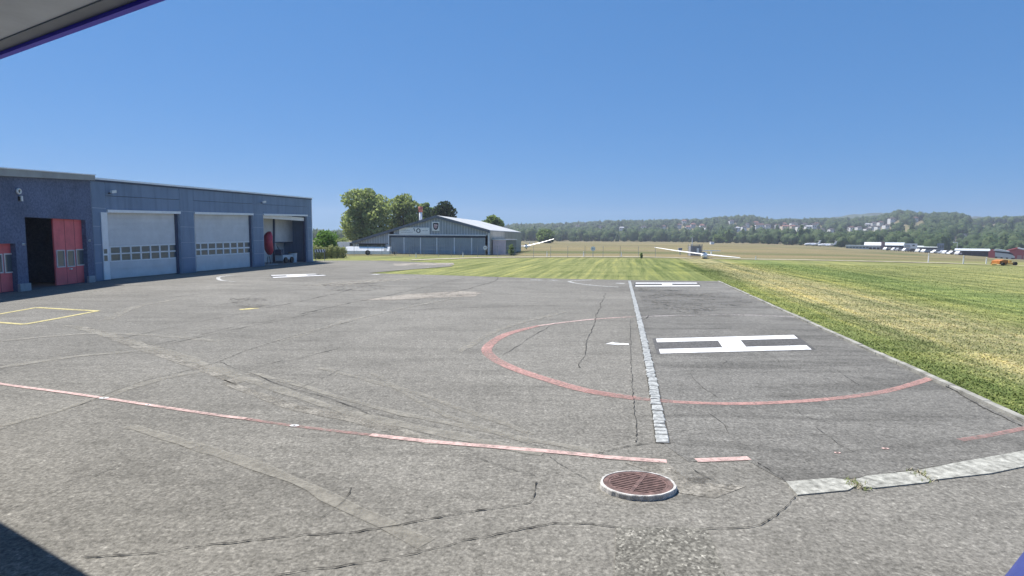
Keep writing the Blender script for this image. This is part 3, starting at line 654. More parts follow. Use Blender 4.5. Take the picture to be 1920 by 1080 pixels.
# things inside the open bay
def inpt(px, py, off): return H_.pt(*H_.uv(px, py, off), off)
M_RED = mat('red_paint', (0.60, 0.05, 0.09), 0.35, 0.1, 2, spec=0.5)
q0 = inpt(504, 488, -1.0); q0.z = 0.014
hel = thing('helicopter_body', q0, 'curved dark red helicopter body parked inside the open hangar bay', 'helicopter')
rings = []
for k, (px, wpx, py) in enumerate(((505, 3, 434), (504, 7, 437), (502.5, 11, 443), (501.5, 12, 452), (503, 11.5, 462), (505, 10, 470), (505.5, 6, 476), (505.5, 2, 478))):
    c = inpt(px, py, -1.0); r = wpx/2*c.y/FPX*1.15
    rings.append([c+H_.d*(r*math.cos(a))+H_.n*(0.55*math.sin(a)*max(r, .1)/0.4) for a in np.linspace(0, 2*math.pi, 13)[:-1]])
MB().loft(rings).build('fuselage', M_RED, hel, True)
for s in (-.35, .35):
    MB().tube(q0+H_.d*s+H_.n*-.7+Vector((0, 0, .03)), q0+H_.d*s+H_.n*.7+Vector((0, 0, .03)), .03).build('skid', M_DOORF, hel)
    MB().tube(q0+H_.d*s+Vector((0, 0, .03)), q0+H_.d*s*.4+Vector((0, 0, .75)), .03).build('skid_strut', M_BLACK, hel)
def wheel(mb, c, ax, r, w_):
    mb.tube(c-ax*w_/2, c+ax*w_/2, r, n=16); return mb
cq = inpt(534, 488, -1.2); cq.z = 0.014
cart = thing('tow_cart', cq, 'blue grey tow cart with dark wheels beneath the raised inner door', 'cart')
wd_ = 1.7
MB().box(cq-H_.d*1.1-H_.n*.4+Vector((0, 0, .35)), H_.d*2.0, H_.n*.8, (0, 0, .45)).build('body', M_DOORP, cart)
MB().box(cq-H_.d*1.3-H_.n*.3+Vector((0, 0, .8)), H_.d*.5, H_.n*.6, (0, 0, .55)).build('console', M_BLUEDARK, cart)
for s in (-.7, .55):
    wheel(MB(), cq+H_.d*s+H_.n*.45+Vector((0, 0, .3)), H_.n, .3, .16).build('wheel', M_BLACK, cart)
MB().tube(cq-H_.d*1.0+Vector((0, 0, 1.3)), cq-H_.d*1.5+Vector((0, 0, 1.75)), .03).build('handle', M_BLACK, cart)
bq = inpt(549.5, 488, -1.1); bq.z = .014
bin_ = thing('waste_bin', bq, 'pale blue waste bin with black lid inside open hangar bay', 'bin')
MB().tube(bq, bq+Vector((0, 0, .95)), .34, .42, 14).build('body', M_DOORP, bin_); MB().tube(bq+Vector((0, 0, .952)), bq+Vector((0, 0, 1.05)), .46, .44, 14).build('lid', M_BLACK, bin_)
# barrier on the roof corner
# ---- dark blue brick building with red folding doors
B_ = Wall(G(-170, 573), G(180, 528.2))
M_BRICK = None
def brickwall():
    m, t, b = nodes('dark_blue_brick'); p = wpos(t)
    f = noise(t, 9, 5, 0.75, p); g = noise(t, 0.6, 4, 0.6, p)
    c = mixc(t, (0.065, 0.088, 0.155), (0.17, 0.205, 0.30), ramp(t, f, [(0.3, 0), (0.7, 1)])); c = mixc(t, c, ramp(t, g, [(0.3, 0.8), (0.7, 1.15)]), 1.0, 'MULTIPLY')
    t.links.new(c, b.inputs['Base Color']); b.inputs['Roughness'].default_value = 0.9; bump(t, b, f, 0.6, 0.02); return m
M_BRICK = brickwall()
fire = thing('brick_building', B_.A, 'dark blue rough walled building with red folding doors', 'building')
fz = lambda u: B_.uv(0, 330)[1]+(B_.uv(180, 338.5)[1]-B_.uv(0, 330)[1])*(u-B_.uv(0, 330)[0])/(B_.uv(180, 338.5)[0]-B_.uv(0, 330)[0])
U = lambda px, py=480, off=0.0: B_.uv(px, py, off)[0]
Z = lambda px, py, off=0.0: B_.uv(px, py, off)[1]
oz = Z(51, 407); oz2 = Z(0, 457)
segs = [(0.0, U(-125), 0.0), (U(-125), U(30.5), oz2), (U(30.5), U(51), 0.0), (U(51), U(164), oz), (U(164), B_.L-.04, 0.0)]
for a, b_, z0 in segs:
    wall_strip(B_, 'wall', M_BRICK, fire, a, b_, z0, lambda u: fz(u)-.002, -.4, 0.0)
mb = MB(); mb.prism([B_.pt(-.1, fz(0), -.45), B_.pt(B_.L+.02, fz(B_.L), -.45), B_.pt(B_.L+.02, fz(B_.L)+.27, -.45), B_.pt(-.1, fz(0)+.36, -.45)], B_.n*0.7); mb.build('parapet', mat('parapet_grey', (0.34, 0.35, 0.34), 0.7, 0.1, 1), fire)
mb = MB(); mb.prism([B_.pt(-.1, fz(0)+.362, -.5), B_.pt(B_.L+.02, fz(B_.L)+.272, -.5), B_.pt(B_.L+.02, fz(B_.L)+.32, -.5), B_.pt(-.1, fz(0)+.41, -.5)], B_.n*0.8); mb.build('coping', M_COPE, fire)
mb = MB(); mb.prism([B_.pt(0, fz(0)-.3, -.42), B_.pt(B_.L-.05, fz(B_.L)-.3, -.42), B_.pt(B_.L-.05, fz(B_.L)-.3, -14), B_.pt(0, fz(0)-.3, -14)], (0, 0, .2)); mb.build('roof', MATS['roof_membrane'], fire)
B_.rect(MB(), 0, .3, 0, fz(0)-.31, -14, -.41).build('side_wall', M_BRICK, fire)
B_.rect(MB(), 0.31, B_.L-.06, 0, fz(0)-.31, -14.3, -14.01).build('rear_wall', M_BRICK, fire)
B_.rect(MB(), B_.L-.34, B_.L-.06, 0, fz(0)-.31, -14, -.41).build('side_wall', M_BRICK, fire)
B_.rect(MB(), U(36), U(46), 0, oz+.5, -14, -.41).build('inner_wall', M_BRICK, fire)
B_.rect(MB(), .31, B_.L-.35, 0.0, 0.012, -14, -.02).build('floor', mat('dark_floor', (0.12, 0.12, 0.13), .8, .15, 1), fire)
M_REDDOOR = mat('red_door_paint', (0.72, 0.15, 0.165), 0.5, 0.10, 1.5, spec=0.35)
M_FRAMEW = mat('pale_window_frame', (0.62, 0.60, 0.60), 0.5, 0.06, 2)
def red_leaf(nm, x0, x1, ytop, ybot, wins, rec=-.22):
    """A red door leaf with framed panes; pixels read on the recessed face."""
    a, b_ = U(x0, 480, rec), U(x1, 480, rec); zt = Z((x0+x1)/2, ytop, rec)
    d = B_.rect(MB(), a, b_, .03, zt, rec-.07, rec); d = d.build(nm, M_REDDOOR, fire)
    for (p, q, t_, bt) in wins:
        up, uq = U(p, 480, rec), U(q, 480, rec); z1, z0 = Z((p+q)/2, t_, rec), Z((p+q)/2, bt, rec); f = .055
        for (s0, s1, w0, w1) in ((up, uq, z1-f, z1), (up, uq, z0, z0+f), (up, up+f, z0+f+.001, z1-f-.001), (uq-f, uq, z0+f+.001, z1-f-.001)):
            B_.rect(MB(), s0, s1, w0, w1, rec+.002, rec+.04).build('window_frame', M_FRAMEW, d)
        B_.rect(MB(), up+f, uq-f, z0+f, z1-f, rec+.003, rec+.012).build('pane', M_WIN, d)
    for k in (0.36, 0.69):
        u = a+(b_-a)*k; B_.rect(MB(), u-.012, u+.012, .05, zt-.05, rec+.001, rec+.004).build('leaf_joint', mat('red_dark', (0.22, .03, .035), .6, .1, 2), d)
    return d
d1 = red_leaf('folding_door', 103, 158, 408, 536, [(105, 120.8, 468.5, 501.5), (124.2, 139, 468.5, 500.5), (142, 158, 467, 498)])
B_.rect(MB(), U(128, 480, -.22), U(131, 480, -.22), Z(129, 505.5, -.22), Z(129, 503, -.22), -.218, -.12).build('handle', M_LAMP, fire)
d2 = red_leaf('folding_door', -70, 25, 457, 548, [(6, 23.6, 475, 512), (-14, 3, 476, 513), (-36, -18, 477, 514)])
for (x0, x1, y0, y1) in ((164.5, 168, 0, 0), ):
    pass
M_PLINTH = mat('plinth', (0.33, 0.36, 0.38), .85, .15, 4)
for (x0, x1, h) in ((29, 49.5, .35), (160.5, 172, .36)):
    B_.rect(MB(), U(x0), U(x1), 0.0, h, .003, .12).build('plinth', M_PLINTH, fire)
# ring and small lamps on the wall
def wall_thing(nm, px, py, lb, cat, fn, grp=None):
    u, z = B_.uv(px, py); p = B_.pt(u, z, 0.0); t_ = thing(nm, p, lb, cat, grp); fn(p, t_); return t_
def ringlamp(p, t_):
    mb = MB(); rs = []
    for k in range(16):
        a = 2*math.pi*k/16; c = p+B_.n*.06+(B_.d*math.cos(a)+Vector((0, 0, 1))*math.sin(a))*.11; r_ = (B_.d*math.cos(a)+Vector((0, 0, 1))*math.sin(a))
        rs.append([c+r_*.035*math.cos(b_)+B_.n*.055*math.sin(b_) for b_ in np.linspace(0, 2*math.pi, 7)[:-1]])
    rs.append(rs[0]); mb.loft(rs, False).build('ring', M_LAMP, t_, True); MB().tube(p, p+B_.n*.05, .10, n=14).build('back_plate', M_BLACK, t_)
wall_thing('round_lamp', 32.5, 358.5, 'white ring shaped lamp high on dark blue wall', 'lamp', ringlamp)
def boxlamp(p, t_):
    MB().box(p-B_.d*.05+Vector((0, 0, -.1)), B_.d*.1, B_.n*.1, (0, 0, .24)).build('housing', M_LAMP, t_); MB().box(p-B_.d*.13+Vector((0, 0, -.09)), B_.d*.07, B_.n*.06, (0, 0, .2)).build('mount', M_BLACK, t_)
wall_thing('wall_sensor', 37.5, 373, 'small white upright box on wall below the ring lamp', 'sensor', boxlamp)
def dot(p, t_):
    MB().tube(p, p+B_.n*.08, .06, .045, 10).build('housing', M_LAMP, t_); MB().tube(p+B_.n*.081, p+B_.n*.1, .03, n=8).build('lens', M_WIN, t_)
wall_thing('door_lamp', 43, 458, 'tiny white lamp on wall between the two red doors', 'lamp', dot, 'small door lamps')
wall_thing('door_lamp', 167, 451, 'tiny white lamp on wall right of tall red door', 'lamp', dot, 'small door lamps')

# ------------------------------------------------------------------ roof edge above the camera (its shadow falls in the lower left corner)
ed = Vector((-1.75, 1, 0)).normalized(); en = Vector((1, 1.75, 0)).normalized()
EZ = CAM_H+1.59; Eo = en*2.267
eave = thing('roof_overhang', (Eo.x, Eo.y, 0), 'dark grey roof edge jutting into the top left corner of the picture', 'roof')
M_SOFF = mat('soffit_grey', (0.70, 0.74, 0.80), 0.8, 0.06, 3); M_FASC = mat('fascia_dark', (0.27, 0.29, 0.33), 0.6, 0.08, 3)
e0 = Vector((Eo.x, Eo.y, EZ))
MB().box(e0-ed*7+Vector((0, 0, .02)), ed*22, -en*.16, (0, 0, .28)).build('fascia', M_FASC, eave)
MB().box(e0-ed*7-en*.162+Vector((0, 0, .03)), ed*22, -en*4.5, (0, 0, .05)).build('soffit', M_SOFF, eave)
MB().box(e0-ed*7-en*.162+Vector((0, 0, .084)), ed*22, -en*4.5, (0, 0, .2)).build('roof_deck', M_FASC, eave)
MB().box(e0-ed*7+en*.003+Vector((0, 0, -.012)), ed*22, -en*.05, (0, 0, .03)).build('fringe_strip', mat('lens_fringe_blue', (0.10, 0.07, 0.75), .5, .05, 3), eave)  # added strip, imitates the lens's blue colour fringe along the roof edge
# the wall that carries the roof, behind the camera
MB().box(Vector((Eo.x, Eo.y, 0))-ed*7-en*3.3, ed*22, -en*.3, (0, 0, EZ+.02)).build('wall', M_BLUE, eave)
# blue post at the lower right corner
bp = G(2006, 1125); bp.z = 0
post = thing('bollard', bp, 'blue cone shaped bollard cut off by the bottom right corner', 'bollard')
M_BOL = mat('blue_steel', (0.05, 0.065, 0.22), 0.5, 0.1, 4)
MB().loft([[bp+Vector((r*math.cos(a), r*math.sin(a), z)) for a in np.linspace(0, 2*math.pi, 33)[:-1]] for r, z in ((.37, 0), (.36, .02), (.05, .80), (.03, .82))]).build('cone', M_BOL, post, True)
MB().tube(bp+Vector((0, 0, .62)), bp+Vector((0, 0, .70)), .128, .098, 24).build('band', M_LAMP, post)

# ------------------------------------------------------------------ vegetation helpers
def leaf_mat(name, a, b_, rnd=0.5):
    m, t, b = nodes(name); g = t.nodes.new('ShaderNodeNewGeometry')
    f = noise(t, 0.25, 3, 0.6, g.outputs['Position'])
    c = mixc(t, a, b_, math_(t, 'ADD', math_(t, 'MULTIPLY', g.outputs['Random Per Island'], rnd), math_(t, 'MULTIPLY', f, 1-rnd)))
    t.links.new(c, b.inputs['Base Color']); b.inputs['Roughness'].default_value = 0.7; b.inputs['Specular IOR Level'].default_value = 0.15
    tl = t.nodes.new('ShaderNodeBsdfTranslucent'); mx = t.nodes.new('ShaderNodeMixShader'); mx.inputs[0].default_value = 0.5
    t.links.new(mixc(t, c, (1.5, 1.6, 1.2), 1.0, 'MULTIPLY'), tl.inputs[0]); t.links.new(b.outputs[0], mx.inputs[1]); t.links.new(tl.outputs[0], mx.inputs[2])
    t.links.new(mx.outputs[0], t.nodes['Material Output'].inputs[0]); return m
M_LEAF = leaf_mat('leaves', (0.10, 0.155, 0.065), (0.24, 0.29, 0.13))
M_LEAFY = leaf_mat('leaves_olive', (0.16, 0.20, 0.085), (0.37, 0.40, 0.19))
M_LEAFB = leaf_mat('leaves_bright', (0.075, 0.15, 0.03), (0.17, 0.27, 0.08))
M_PINE = leaf_mat('pine_needles', (0.018, 0.035, 0.018), (0.045, 0.065, 0.03))
M_FOREST = leaf_mat('forest_leaves', (0.045, 0.095, 0.045), (0.175, 0.22, 0.095), 0.5)
M_BARK = mat('bark', (0.10, 0.085, 0.065), 0.9, 0.25, 5, bmp=.5)
def leaf_cloud(lumps, n, size):
    """Leaf-sized quads through several lumps of a crown (centre, radii)."""
    ws = np.array([r[0]*r[1]*r[2] for c, r in lumps])**0.67; ws = ws/ws.sum(); V = []
    for (c, r), wgt in zip(lumps, ws):
        k = int(n*wgt)+1
        d = rng.normal(size=(k, 3)); d /= np.linalg.norm(d, axis=1)[:, None]
        rad = rng.uniform(0.45, 1.0, k)**0.5 * rng.uniform(0.85, 1.08, k)
        P = np.array(c) + d*rad[:, None]*np.array(r)
        nn = d*0.7 + rng.normal(size=(k, 3))*0.7; nn /= np.linalg.norm(nn, axis=1)[:, None]
        a = np.cross(nn, rng.normal(size=(k, 3))); a /= np.linalg.norm(a, axis=1)[:, None]; b_ = np.cross(nn, a)
        s = size*rng.uniform(0.6, 1.4, k)[:, None]
        V.append(np.stack([P-a*s-b_*s*.3, P+a*s*.2-b_*s*.8, P+a*s+b_*s*.3, P-a*s*.2+b_*s*.8], 1))
    V = np.concatenate(V); return V.reshape(-1, 3), np.arange(len(V)*4).reshape(-1, 4)
def tree(nm, base, h, rx, label, cat='tree', m=M_LEAF, n=5000, size=.22, seed=0, crown0=.18, shape='round', group=None, ry=None, lump=.46):
    r = random.Random(seed); t_ = thing(nm, base, label, cat, group); ry = ry or rx
    mb = MB(); th = h*0.62; top = Vector(base)+Vector((0, 0, th)); r0 = max(.06, h*0.028)
    b0 = Vector(base)-Vector((0, 0, .15)); mb.tube(b0, top, r0, r0*.35, 9)
    lumps = []; N = 22 if shape == 'round' else 12
    for k in range(N):
        f = crown0+(1-crown0)*(k+.5)/N
        prof = math.sin(math.pi*min(1, max(.08, (f-crown0)/(1-crown0)*.86+.12)))**.6 if shape == 'round' else (1.02-f) if shape == 'cone' else 1.0
        a = k*2.4+r.uniform(-.4, .4); q = r.uniform(.35, .72)*prof
        lr = lump*rx*r.uniform(.75, 1.2)*(.6+.4*prof)
        c = Vector(base)+Vector((math.cos(a)*rx*q, math.sin(a)*ry*q, h*f-(lr*.5 if f > .85 else 0)))
        lumps.append((tuple(c), (lr*1.1, lr*1.1, lr*.85)))
        if k % 2 == 0: mb.tube(Vector(base)+Vector((0, 0, min(th, h*f*.6))), c, r0*.4, r0*.1, 6)
    mb.build('trunk', M_BARK, t_)
    V, F = leaf_cloud(lumps, n, size)
    np_mesh('crown', V, F, m, t_); return t_
def gz(p): return Vector((p.x, p.y, terrain(p.x, p.y)))
def at_ground(px, D):
    x = (px-960)/FPX*D; return Vector((x, D, terrain(x, D)))
def hpx(px, y, D): return AT(px, y, D).z      # height of a pixel at depth D

# ------------------------------------------------------------------ old gabled hangar
OD = 89.0
oR = at_ground(918.5, OD); od = Vector((math.cos(AX), -math.sin(AX), 0)); oa = Vector((math.sin(AX), math.cos(AX), 0))
t_ = 0; oL = oR
for k in range(0, 400):
    oL = oR-od*(k*.1)
    if pxof(oL.x, oL.y) < 662: break
O_ = Wall(oL, oR)
M_SHEET = mat('grey_sheet', (0.34, 0.385, 0.44), .55, .10, .8); M_SHEETL = mat('grey_rib', (0.50, 0.535, 0.60), .55, .08, .8)
M_ODOOR = mat('sliding_door_grey', (0.33, 0.375, 0.41), .6, .12, .6); M_OTRIM = mat('pale_trim', (0.74, 0.76, 0.80), .6, .1, 1)
old = thing('gabled_hangar', O_.A, 'old grey sheet metal hangar with low gable and sliding doors', 'hangar')
def ouv(px, py): return O_.uv(px, py)
rg = ouv(818.6, 405.5); le = ouv(664, 454.5); re_ = (O_.L, ouv(918.5, 433)[1])
dl, dr = ouv(730.5, 460)[0], ouv(910, 460)[0]; dz = ouv(820, 441)[1]
def oroof(u): return le[1]+(rg[1]-le[1])*(u-le[0])/(rg[0]-le[0]) if u < rg[0] else rg[1]+(re_[1]-rg[1])*(u-rg[0])/(re_[0]-rg[0])
# corrugated front: sheets with ribs
us = np.arange(0.0, O_.L, 0.9)
for k, u in enumerate(us):
    u1 = min(O_.L, u+.88); z0 = dz if (u1 > dl and u < dr) else 0.0
    if u < dl < u1: u1 = dl-.003
    if z0 and u < dl: z0 = 0.0
    pts = [O_.pt(u, z0, -.1), O_.pt(u1, z0, -.1), O_.pt(u1, oroof(u1)-.02, -.1)]+([O_.pt(rg[0], rg[1]-.02, -.1)] if u < rg[0] < u1 else [])+[O_.pt(u, oroof(u)-.02, -.1)]
    s_ = MB().prism(pts, O_.n*.09).build('sheet_panel', M_SHEET, old)
    for j in range(2):
        uu = u+.18+j*.45
        if uu+.12 < u1: MB().prism([O_.pt(uu, z0+.02, -.008), O_.pt(uu+.12, z0+.02, -.008), O_.pt(uu+.12, oroof(uu+.12)-.06, -.008), O_.pt(uu, oroof(uu)-.06, -.008)], O_.n*.06).build('rib', M_SHEETL, s_)
back = oa*27.0
def roof_slab(u0, u1, m, nm, over=.35, th=.14):
    z0, z1 = oroof(u0), oroof(u1); f = oa*-over
    MB().prism([O_.pt(u0, z0, 0)+f, O_.pt(u1, z1, 0)+f, O_.pt(u1, z1, 0)+back, O_.pt(u0, z0, 0)+back], (0, 0, th)).build(nm, m, old)
M_ROOFP = mat('pale_metal_roof', (0.55, 0.55, 0.54), .5, .1, .5)
le = (0.0, le[1])
roof_slab(-.5 if False else 0.0, rg[0], M_ROOFP, 'roof'); roof_slab(rg[0]+.01, O_.L+.0, M_ROOFP, 'roof')
for (u0, u1) in ((0.0, rg[0]), (rg[0]+.01, O_.L)):           # fascia boards
    MB().prism([O_.pt(u0, oroof(u0)-.28, .352), O_.pt(u1, oroof(u1)-.28, .352), O_.pt(u1, oroof(u1)+.16, .352), O_.pt(u0, oroof(u0)+.16, .352)], O_.n*.05).build('fascia', mat('fascia_grey', (0.15, .17, .21), .6, .1, 1), old)
M_BEIGE = mat('beige_render', (0.50, 0.45, 0.37), .85, .1, .6)
MB().prism([O_.pt(O_.L-.12, 0, -.11), O_.pt(O_.L-.12, 0, 0)+back, O_.pt(O_.L-.12, re_[1]-.03, 0)+back, O_.pt(O_.L-.12, re_[1]-.03, -.11)], O_.d*.12).build('side_wall', M_BEIGE, old)
MB().prism([O_.pt(0, 0, -.11), O_.pt(0, 0, 0)+back, O_.pt(0, le[1]-.03, 0)+back, O_.pt(0, le[1]-.03, -.11)], O_.d*.12).build('side_wall', M_BEIGE, old)
MB().prism([O_.pt(0.15, 0, 0)+back*.995, O_.pt(O_.L-.15, 0, 0)+back*.995, O_.pt(O_.L-.15, re_[1]-.05, 0)+back*.995, O_.pt(rg[0], rg[1]-.05, 0)+back*.995, O_.pt(0.15, le[1]-.05, 0)+back*.995], oa*-.1).build('rear_wall', M_BEIGE, old)
xs = [ouv(p, 460)[0] for p in (730.5, 757, 788, 818.6, 851.5, 884, 910)]
for k in range(6):
    dd = O_.rect(MB(), xs[k]+.05, xs[k+1]-.05, .05, dz-.38, -.26+.03*(k % 2), -.2+.03*(k % 2)).build('sliding_door', M_ODOOR, old)
    for j in range(1, 7):
        uu = xs[k]+(xs[k+1]-xs[k])*j/7; O_.rect(MB(), uu-.04, uu+.04, .1, dz-.42, -.199+.03*(k % 2), -.175+.03*(k % 2)).build('rib', M_SHEET, dd)
for k in range(1, 6): O_.rect(MB(), xs[k]-.09, xs[k]+.09, 0.04, dz-.38, -.16, -.1).build('door_stile', M_OTRIM, old)
O_.rect(MB(), dl, dr, dz-.37, dz-.002, -.25, -.08).build('door_track', M_BLUEDARK, old)
O_.rect(MB(), dl-.15, dr+.1, dz-.06, dz+.12, .05, .16).build('door_header', M_OTRIM, old)
O_.rect(MB(), dl-.2, dl-.02, 0, dz-.07, .05, .12).build('door_trim', M_OTRIM, old); O_.rect(MB(), O_.L-.35, O_.L-.05, 0, re_[1]-.35, .05, .10).build('door_trim', M_OTRIM, old)
# banner and crest board
M_BOARD = mat('white_board', (0.86, 0.86, 0.87), .55, .04, 2); M_INK = mat('sign_ink', (0.03, 0.05, 0.055), .6, .1, 3); M_INKG = mat('sign_grey', (0.33, 0.35, 0.37), .6, .1, 3)
M_PINK = mat('sign_pink', (0.62, 0.42, 0.45), .6, .1, 3)
u0, u1 = ouv(749, 433)[0], ouv(806, 433)[0]; z0, z1 = ouv(778, 439.6)[1], ouv(778, 426.6)[1]
ban = thing('banner', O_.pt(u0, z0, .12), 'white banner with round dark emblem and grey lettering on gable', 'banner')
O_.rect(MB(), u0, u1, z0, z1, .12, .16).build('board', M_BOARD, ban)
for (p, q, y0, y1) in ((752.5, 775, 434.3, 436.0), (753.5, 770, 430.8, 432.2), (792, 803, 431.9, 433.0)):
    k0, k1 = ouv(p, 433)[0], ouv(q, 433)[0]; za, zb = ouv(p, y1)[1], ouv(p, y0)[1]
    n = int((k1-k0)/.16)
    for j in range(n):
        a = k0+(k1-k0)*j/n; O_.rect(MB(), a, a+(k1-k0)/n*random.uniform(.45, .8), za, zb-(random.random() < .4)*(zb-za)*.3, .1605, .168).build('lettering', M_INKG, ban)
ec = O_.pt(*ouv(785.2, 432.6), .162); er = 4.2*OD/FPX; mb = MB()
A_ = [2*math.pi*k/24 for k in range(24)]
o_ = [ec+O_.d*er*math.cos(a)+Vector((0, 0, er*1.05*math.sin(a))) for a in A_]; i_ = [ec+O_.d*er*.62*math.cos(a)+Vector((0, 0, er*.72*math.sin(a))) for a in A_]
for k in range(24): mb.prism([o_[k], o_[(k+1) % 24], i_[(k+1) % 24], i_[k]], O_.n*.02)
mb.build('emblem', M_INK, ban)
q = O_.pt(*ouv(777.3, 431), .162); MB().prism([q+O_.d*-.12+Vector((0, 0, .28)), q+O_.d*.02+Vector((0, 0, .25)), q+O_.d*.16+Vector((0, 0, -.2)), q+O_.d*.05+Vector((0, 0, -.22))], O_.n*.02).build('emblem_stroke', M_INK, ban)
u0, u1 = ouv(810.8, 425)[0], ouv(824.5, 425)[0]; z0, z1 = ouv(818, 433)[1], ouv(818, 416)[1]
crest = thing('crest_sign', O_.pt(u0, z0, .12), 'white square sign with dark shield crest below the gable peak', 'sign')
O_.rect(MB(), u0, u1, z0, z1, .12, .16).build('board', M_BOARD, crest)
def shield(s, off, m, nm):
    cu, cz = (u0+u1)/2, (z0+z1)/2; W_, H2 = (u1-u0)*.38*s, (z1-z0)*.38*s
    pr = [(-1, .85), (-.7, 1), (.7, 1), (1, .85), (.92, 0), (.75, -.6), (.25, -1), (-.25, -1), (-.75, -.6), (-.92, 0)]
    MB().prism([O_.pt(cu+a*W_, cz+b_*H2, off) for a, b_ in pr], O_.n*.015).build(nm, m, crest)
shield(1, .1602, mat('crest_navy', (0.02, .015, .035), .5, .1, 3), 'shield'); shield(.62, .1755, M_PINK, 'shield_field')
cu, cz = (u0+u1)/2, (z0+z1)/2
for j, (a, b_) in enumerate(((-.2, .25), (.05, -.1), (.22, .12))):
    O_.rect(MB(), cu+a-.08, cu+a+.1, cz+b_-.03, cz+b_+.04, .191, .2).build('shield_mark', M_INK if j == 1 else M_BOARD, crest)
# chimney
cb = O_.pt(*ouv(789, 411), 0)+oa*5
cb = Vector(((789-960)/FPX*96, 96, 0)); zb, zt2 = hpx(789, 414, 96), hpx(789, 387.5, 96)
chim = thing('chimney', (cb.x, cb.y, zb-1.2), 'white chimney with rusty red top behind the hangar roof', 'chimney')
MB().tube((cb.x, cb.y, zb-1.2), (cb.x, cb.y, zb+(zt2-zb)*.62), .24, .27, 12).build('pipe', M_OTRIM, chim, True)
MB().tube((cb.x, cb.y, zb+(zt2-zb)*.621), (cb.x, cb.y, zt2), .34, .38, 12).build('cowl', mat('rusty_red', (0.38, .13, .11), .7, .2, 4), chim, True)
MB().tube((cb.x-.42, cb.y+.1, zb-1.2), (cb.x-.42, cb.y+.1, zb+(zt2-zb)*.7), .05, n=6).build('stay', M_BLACK, chim)
# annex with pale doors
ax0 = at_ground(923.5, 90); ax1 = at_ground(947.5, 89.4)
ann = thing('annex_shed', ax0, 'small flat roofed shed with pinkish white doors beside old hangar', 'shed')
zA = hpx(935, 450, 90); ad = (ax1-ax0); adn = ad.normalized(); bk = Vector((1.75, 9.5, 0))
M_PKD = mat('pinkish_door', (0.76, 0.63, 0.66), .6, .08, 2); M_GREENW = mat('greenish_wall', (0.17, .21, .20), .7, .15, 2)
nn = Vector((adn.y, -adn.x, 0))
MB().prism([ax0, ax1, ax1+Vector((0, 0, zA)), ax0+Vector((0, 0, zA))], -nn*.1).build('front_wall', M_PKD, ann)
for k in range(5):
    a = ax0+ad*(k/5+.01); MB().box(a+nn*.01+Vector((0, 0, .08)), ad*.17, nn*.05, (0, 0, zA-.3)).build('door_panel', M_PKD, ann)
MB().prism([ax1+bk*.012, ax1+bk, ax1+bk+Vector((0, 0, zA)), ax1+bk*.012+Vector((0, 0, zA))], -adn*.1).build('side_wall', M_GREENW, ann)
MB().prism([ax0+bk*.012, ax0+bk, ax0+bk+Vector((0, 0, zA)), ax0+bk*.012+Vector((0, 0, zA))], adn*.1).build('side_wall', M_GREENW, ann)
MB().prism([ax0+nn*.2+Vector((0, 0, zA+.003)), ax1+adn*.15+nn*.2+Vector((0, 0, zA+.003)), ax1+adn*.15+bk+Vector((0, 0, zA+.003)), ax0+bk+Vector((0, 0, zA+.003))], (0, 0, .14)).build('roof', M_OTRIM, ann)
# round white sign and tank by the right end of the doors
def disc_sign(px, py, D, r, label, m, pole=True):
    c = AT(px, py, D); g = gz(c); t_ = thing('round_sign', g, label, 'sign')
    MB().tube(c+Vector((0, .02, 0)), c+Vector((0, -.02, 0)), r, n=20).build('disc', m, t_)
    MB().tube(c+Vector((0, -.021, 0)), c+Vector((0, -.03, 0)), r*.72, n=20).build('face', M_BOARD, t_)
    for k in (-.25, .12): MB().box(c+Vector((k*r*1.6, -.035, -.3*r)), (r*.3, 0, 0), (0, .004, 0), (0, 0, .6*r)).build('numeral', M_INKG, t_)
    MB().tube(g, Vector((c.x, c.y+.05, c.z)), .04, n=6).build('pole', M_INKG, t_); return t_
disc_sign(909.8, 464.5, 87, .33, 'round white sign in front of the old hangar right door', M_OTRIM)
disc_sign(1112, 466.5, 82, .34, 'round white speed sign standing alone in the dry meadow', M_OTRIM)

# ------------------------------------------------------------------ trees and shrubs on the left
tree('broadleaf_tree', at_ground(688, 130), hpx(690, 354, 130), 5.6, 'large olive green tree, tallest, left of the old hangar', m=M_LEAFY, n=10000, size=.30, seed=3, crown0=.10)
tree('broadleaf_tree', at_ground(757, 138), hpx(757, 364, 138), 4.6, 'medium green tree behind hangar roof, left of the chimney', m=M_LEAFY, n=7500, size=.28, seed=5, crown0=.12)
tree('broadleaf_tree', at_ground(797, 150), hpx(797, 380, 150), 3.0, 'smaller green tree showing behind the chimney', m=M_LEAF, n=5000, size=.28, seed=8, crown0=.2)
tree('pine_tree', at_ground(835, 140), hpx(835, 378, 140), 3.4, 'dark pine standing behind the hangar ridge', m=M_PINE, n=5200, size=.22, seed=11, crown0=.45)
tree('broadleaf_tree', at_ground(922, 150), hpx(922, 404, 150), 3.2, 'low dark green tree above the right hangar roof slope', m=M_LEAF, n=5200, size=.25, seed=13, crown0=.3)
tree('leafy_shrub', at_ground(612, 76), hpx(612, 432, 76), 1.75, 'bright green bushy shrub beside the blue hangar corner', 'shrub', M_LEAFB, 5200, .10, 17, .08)
tree('leafy_shrub', at_ground(641, 100), hpx(641, 446, 100), 1.5, 'small dull shrub between bright shrub and white car', 'shrub', M_LEAFY, 2200, .12, 19, .08)
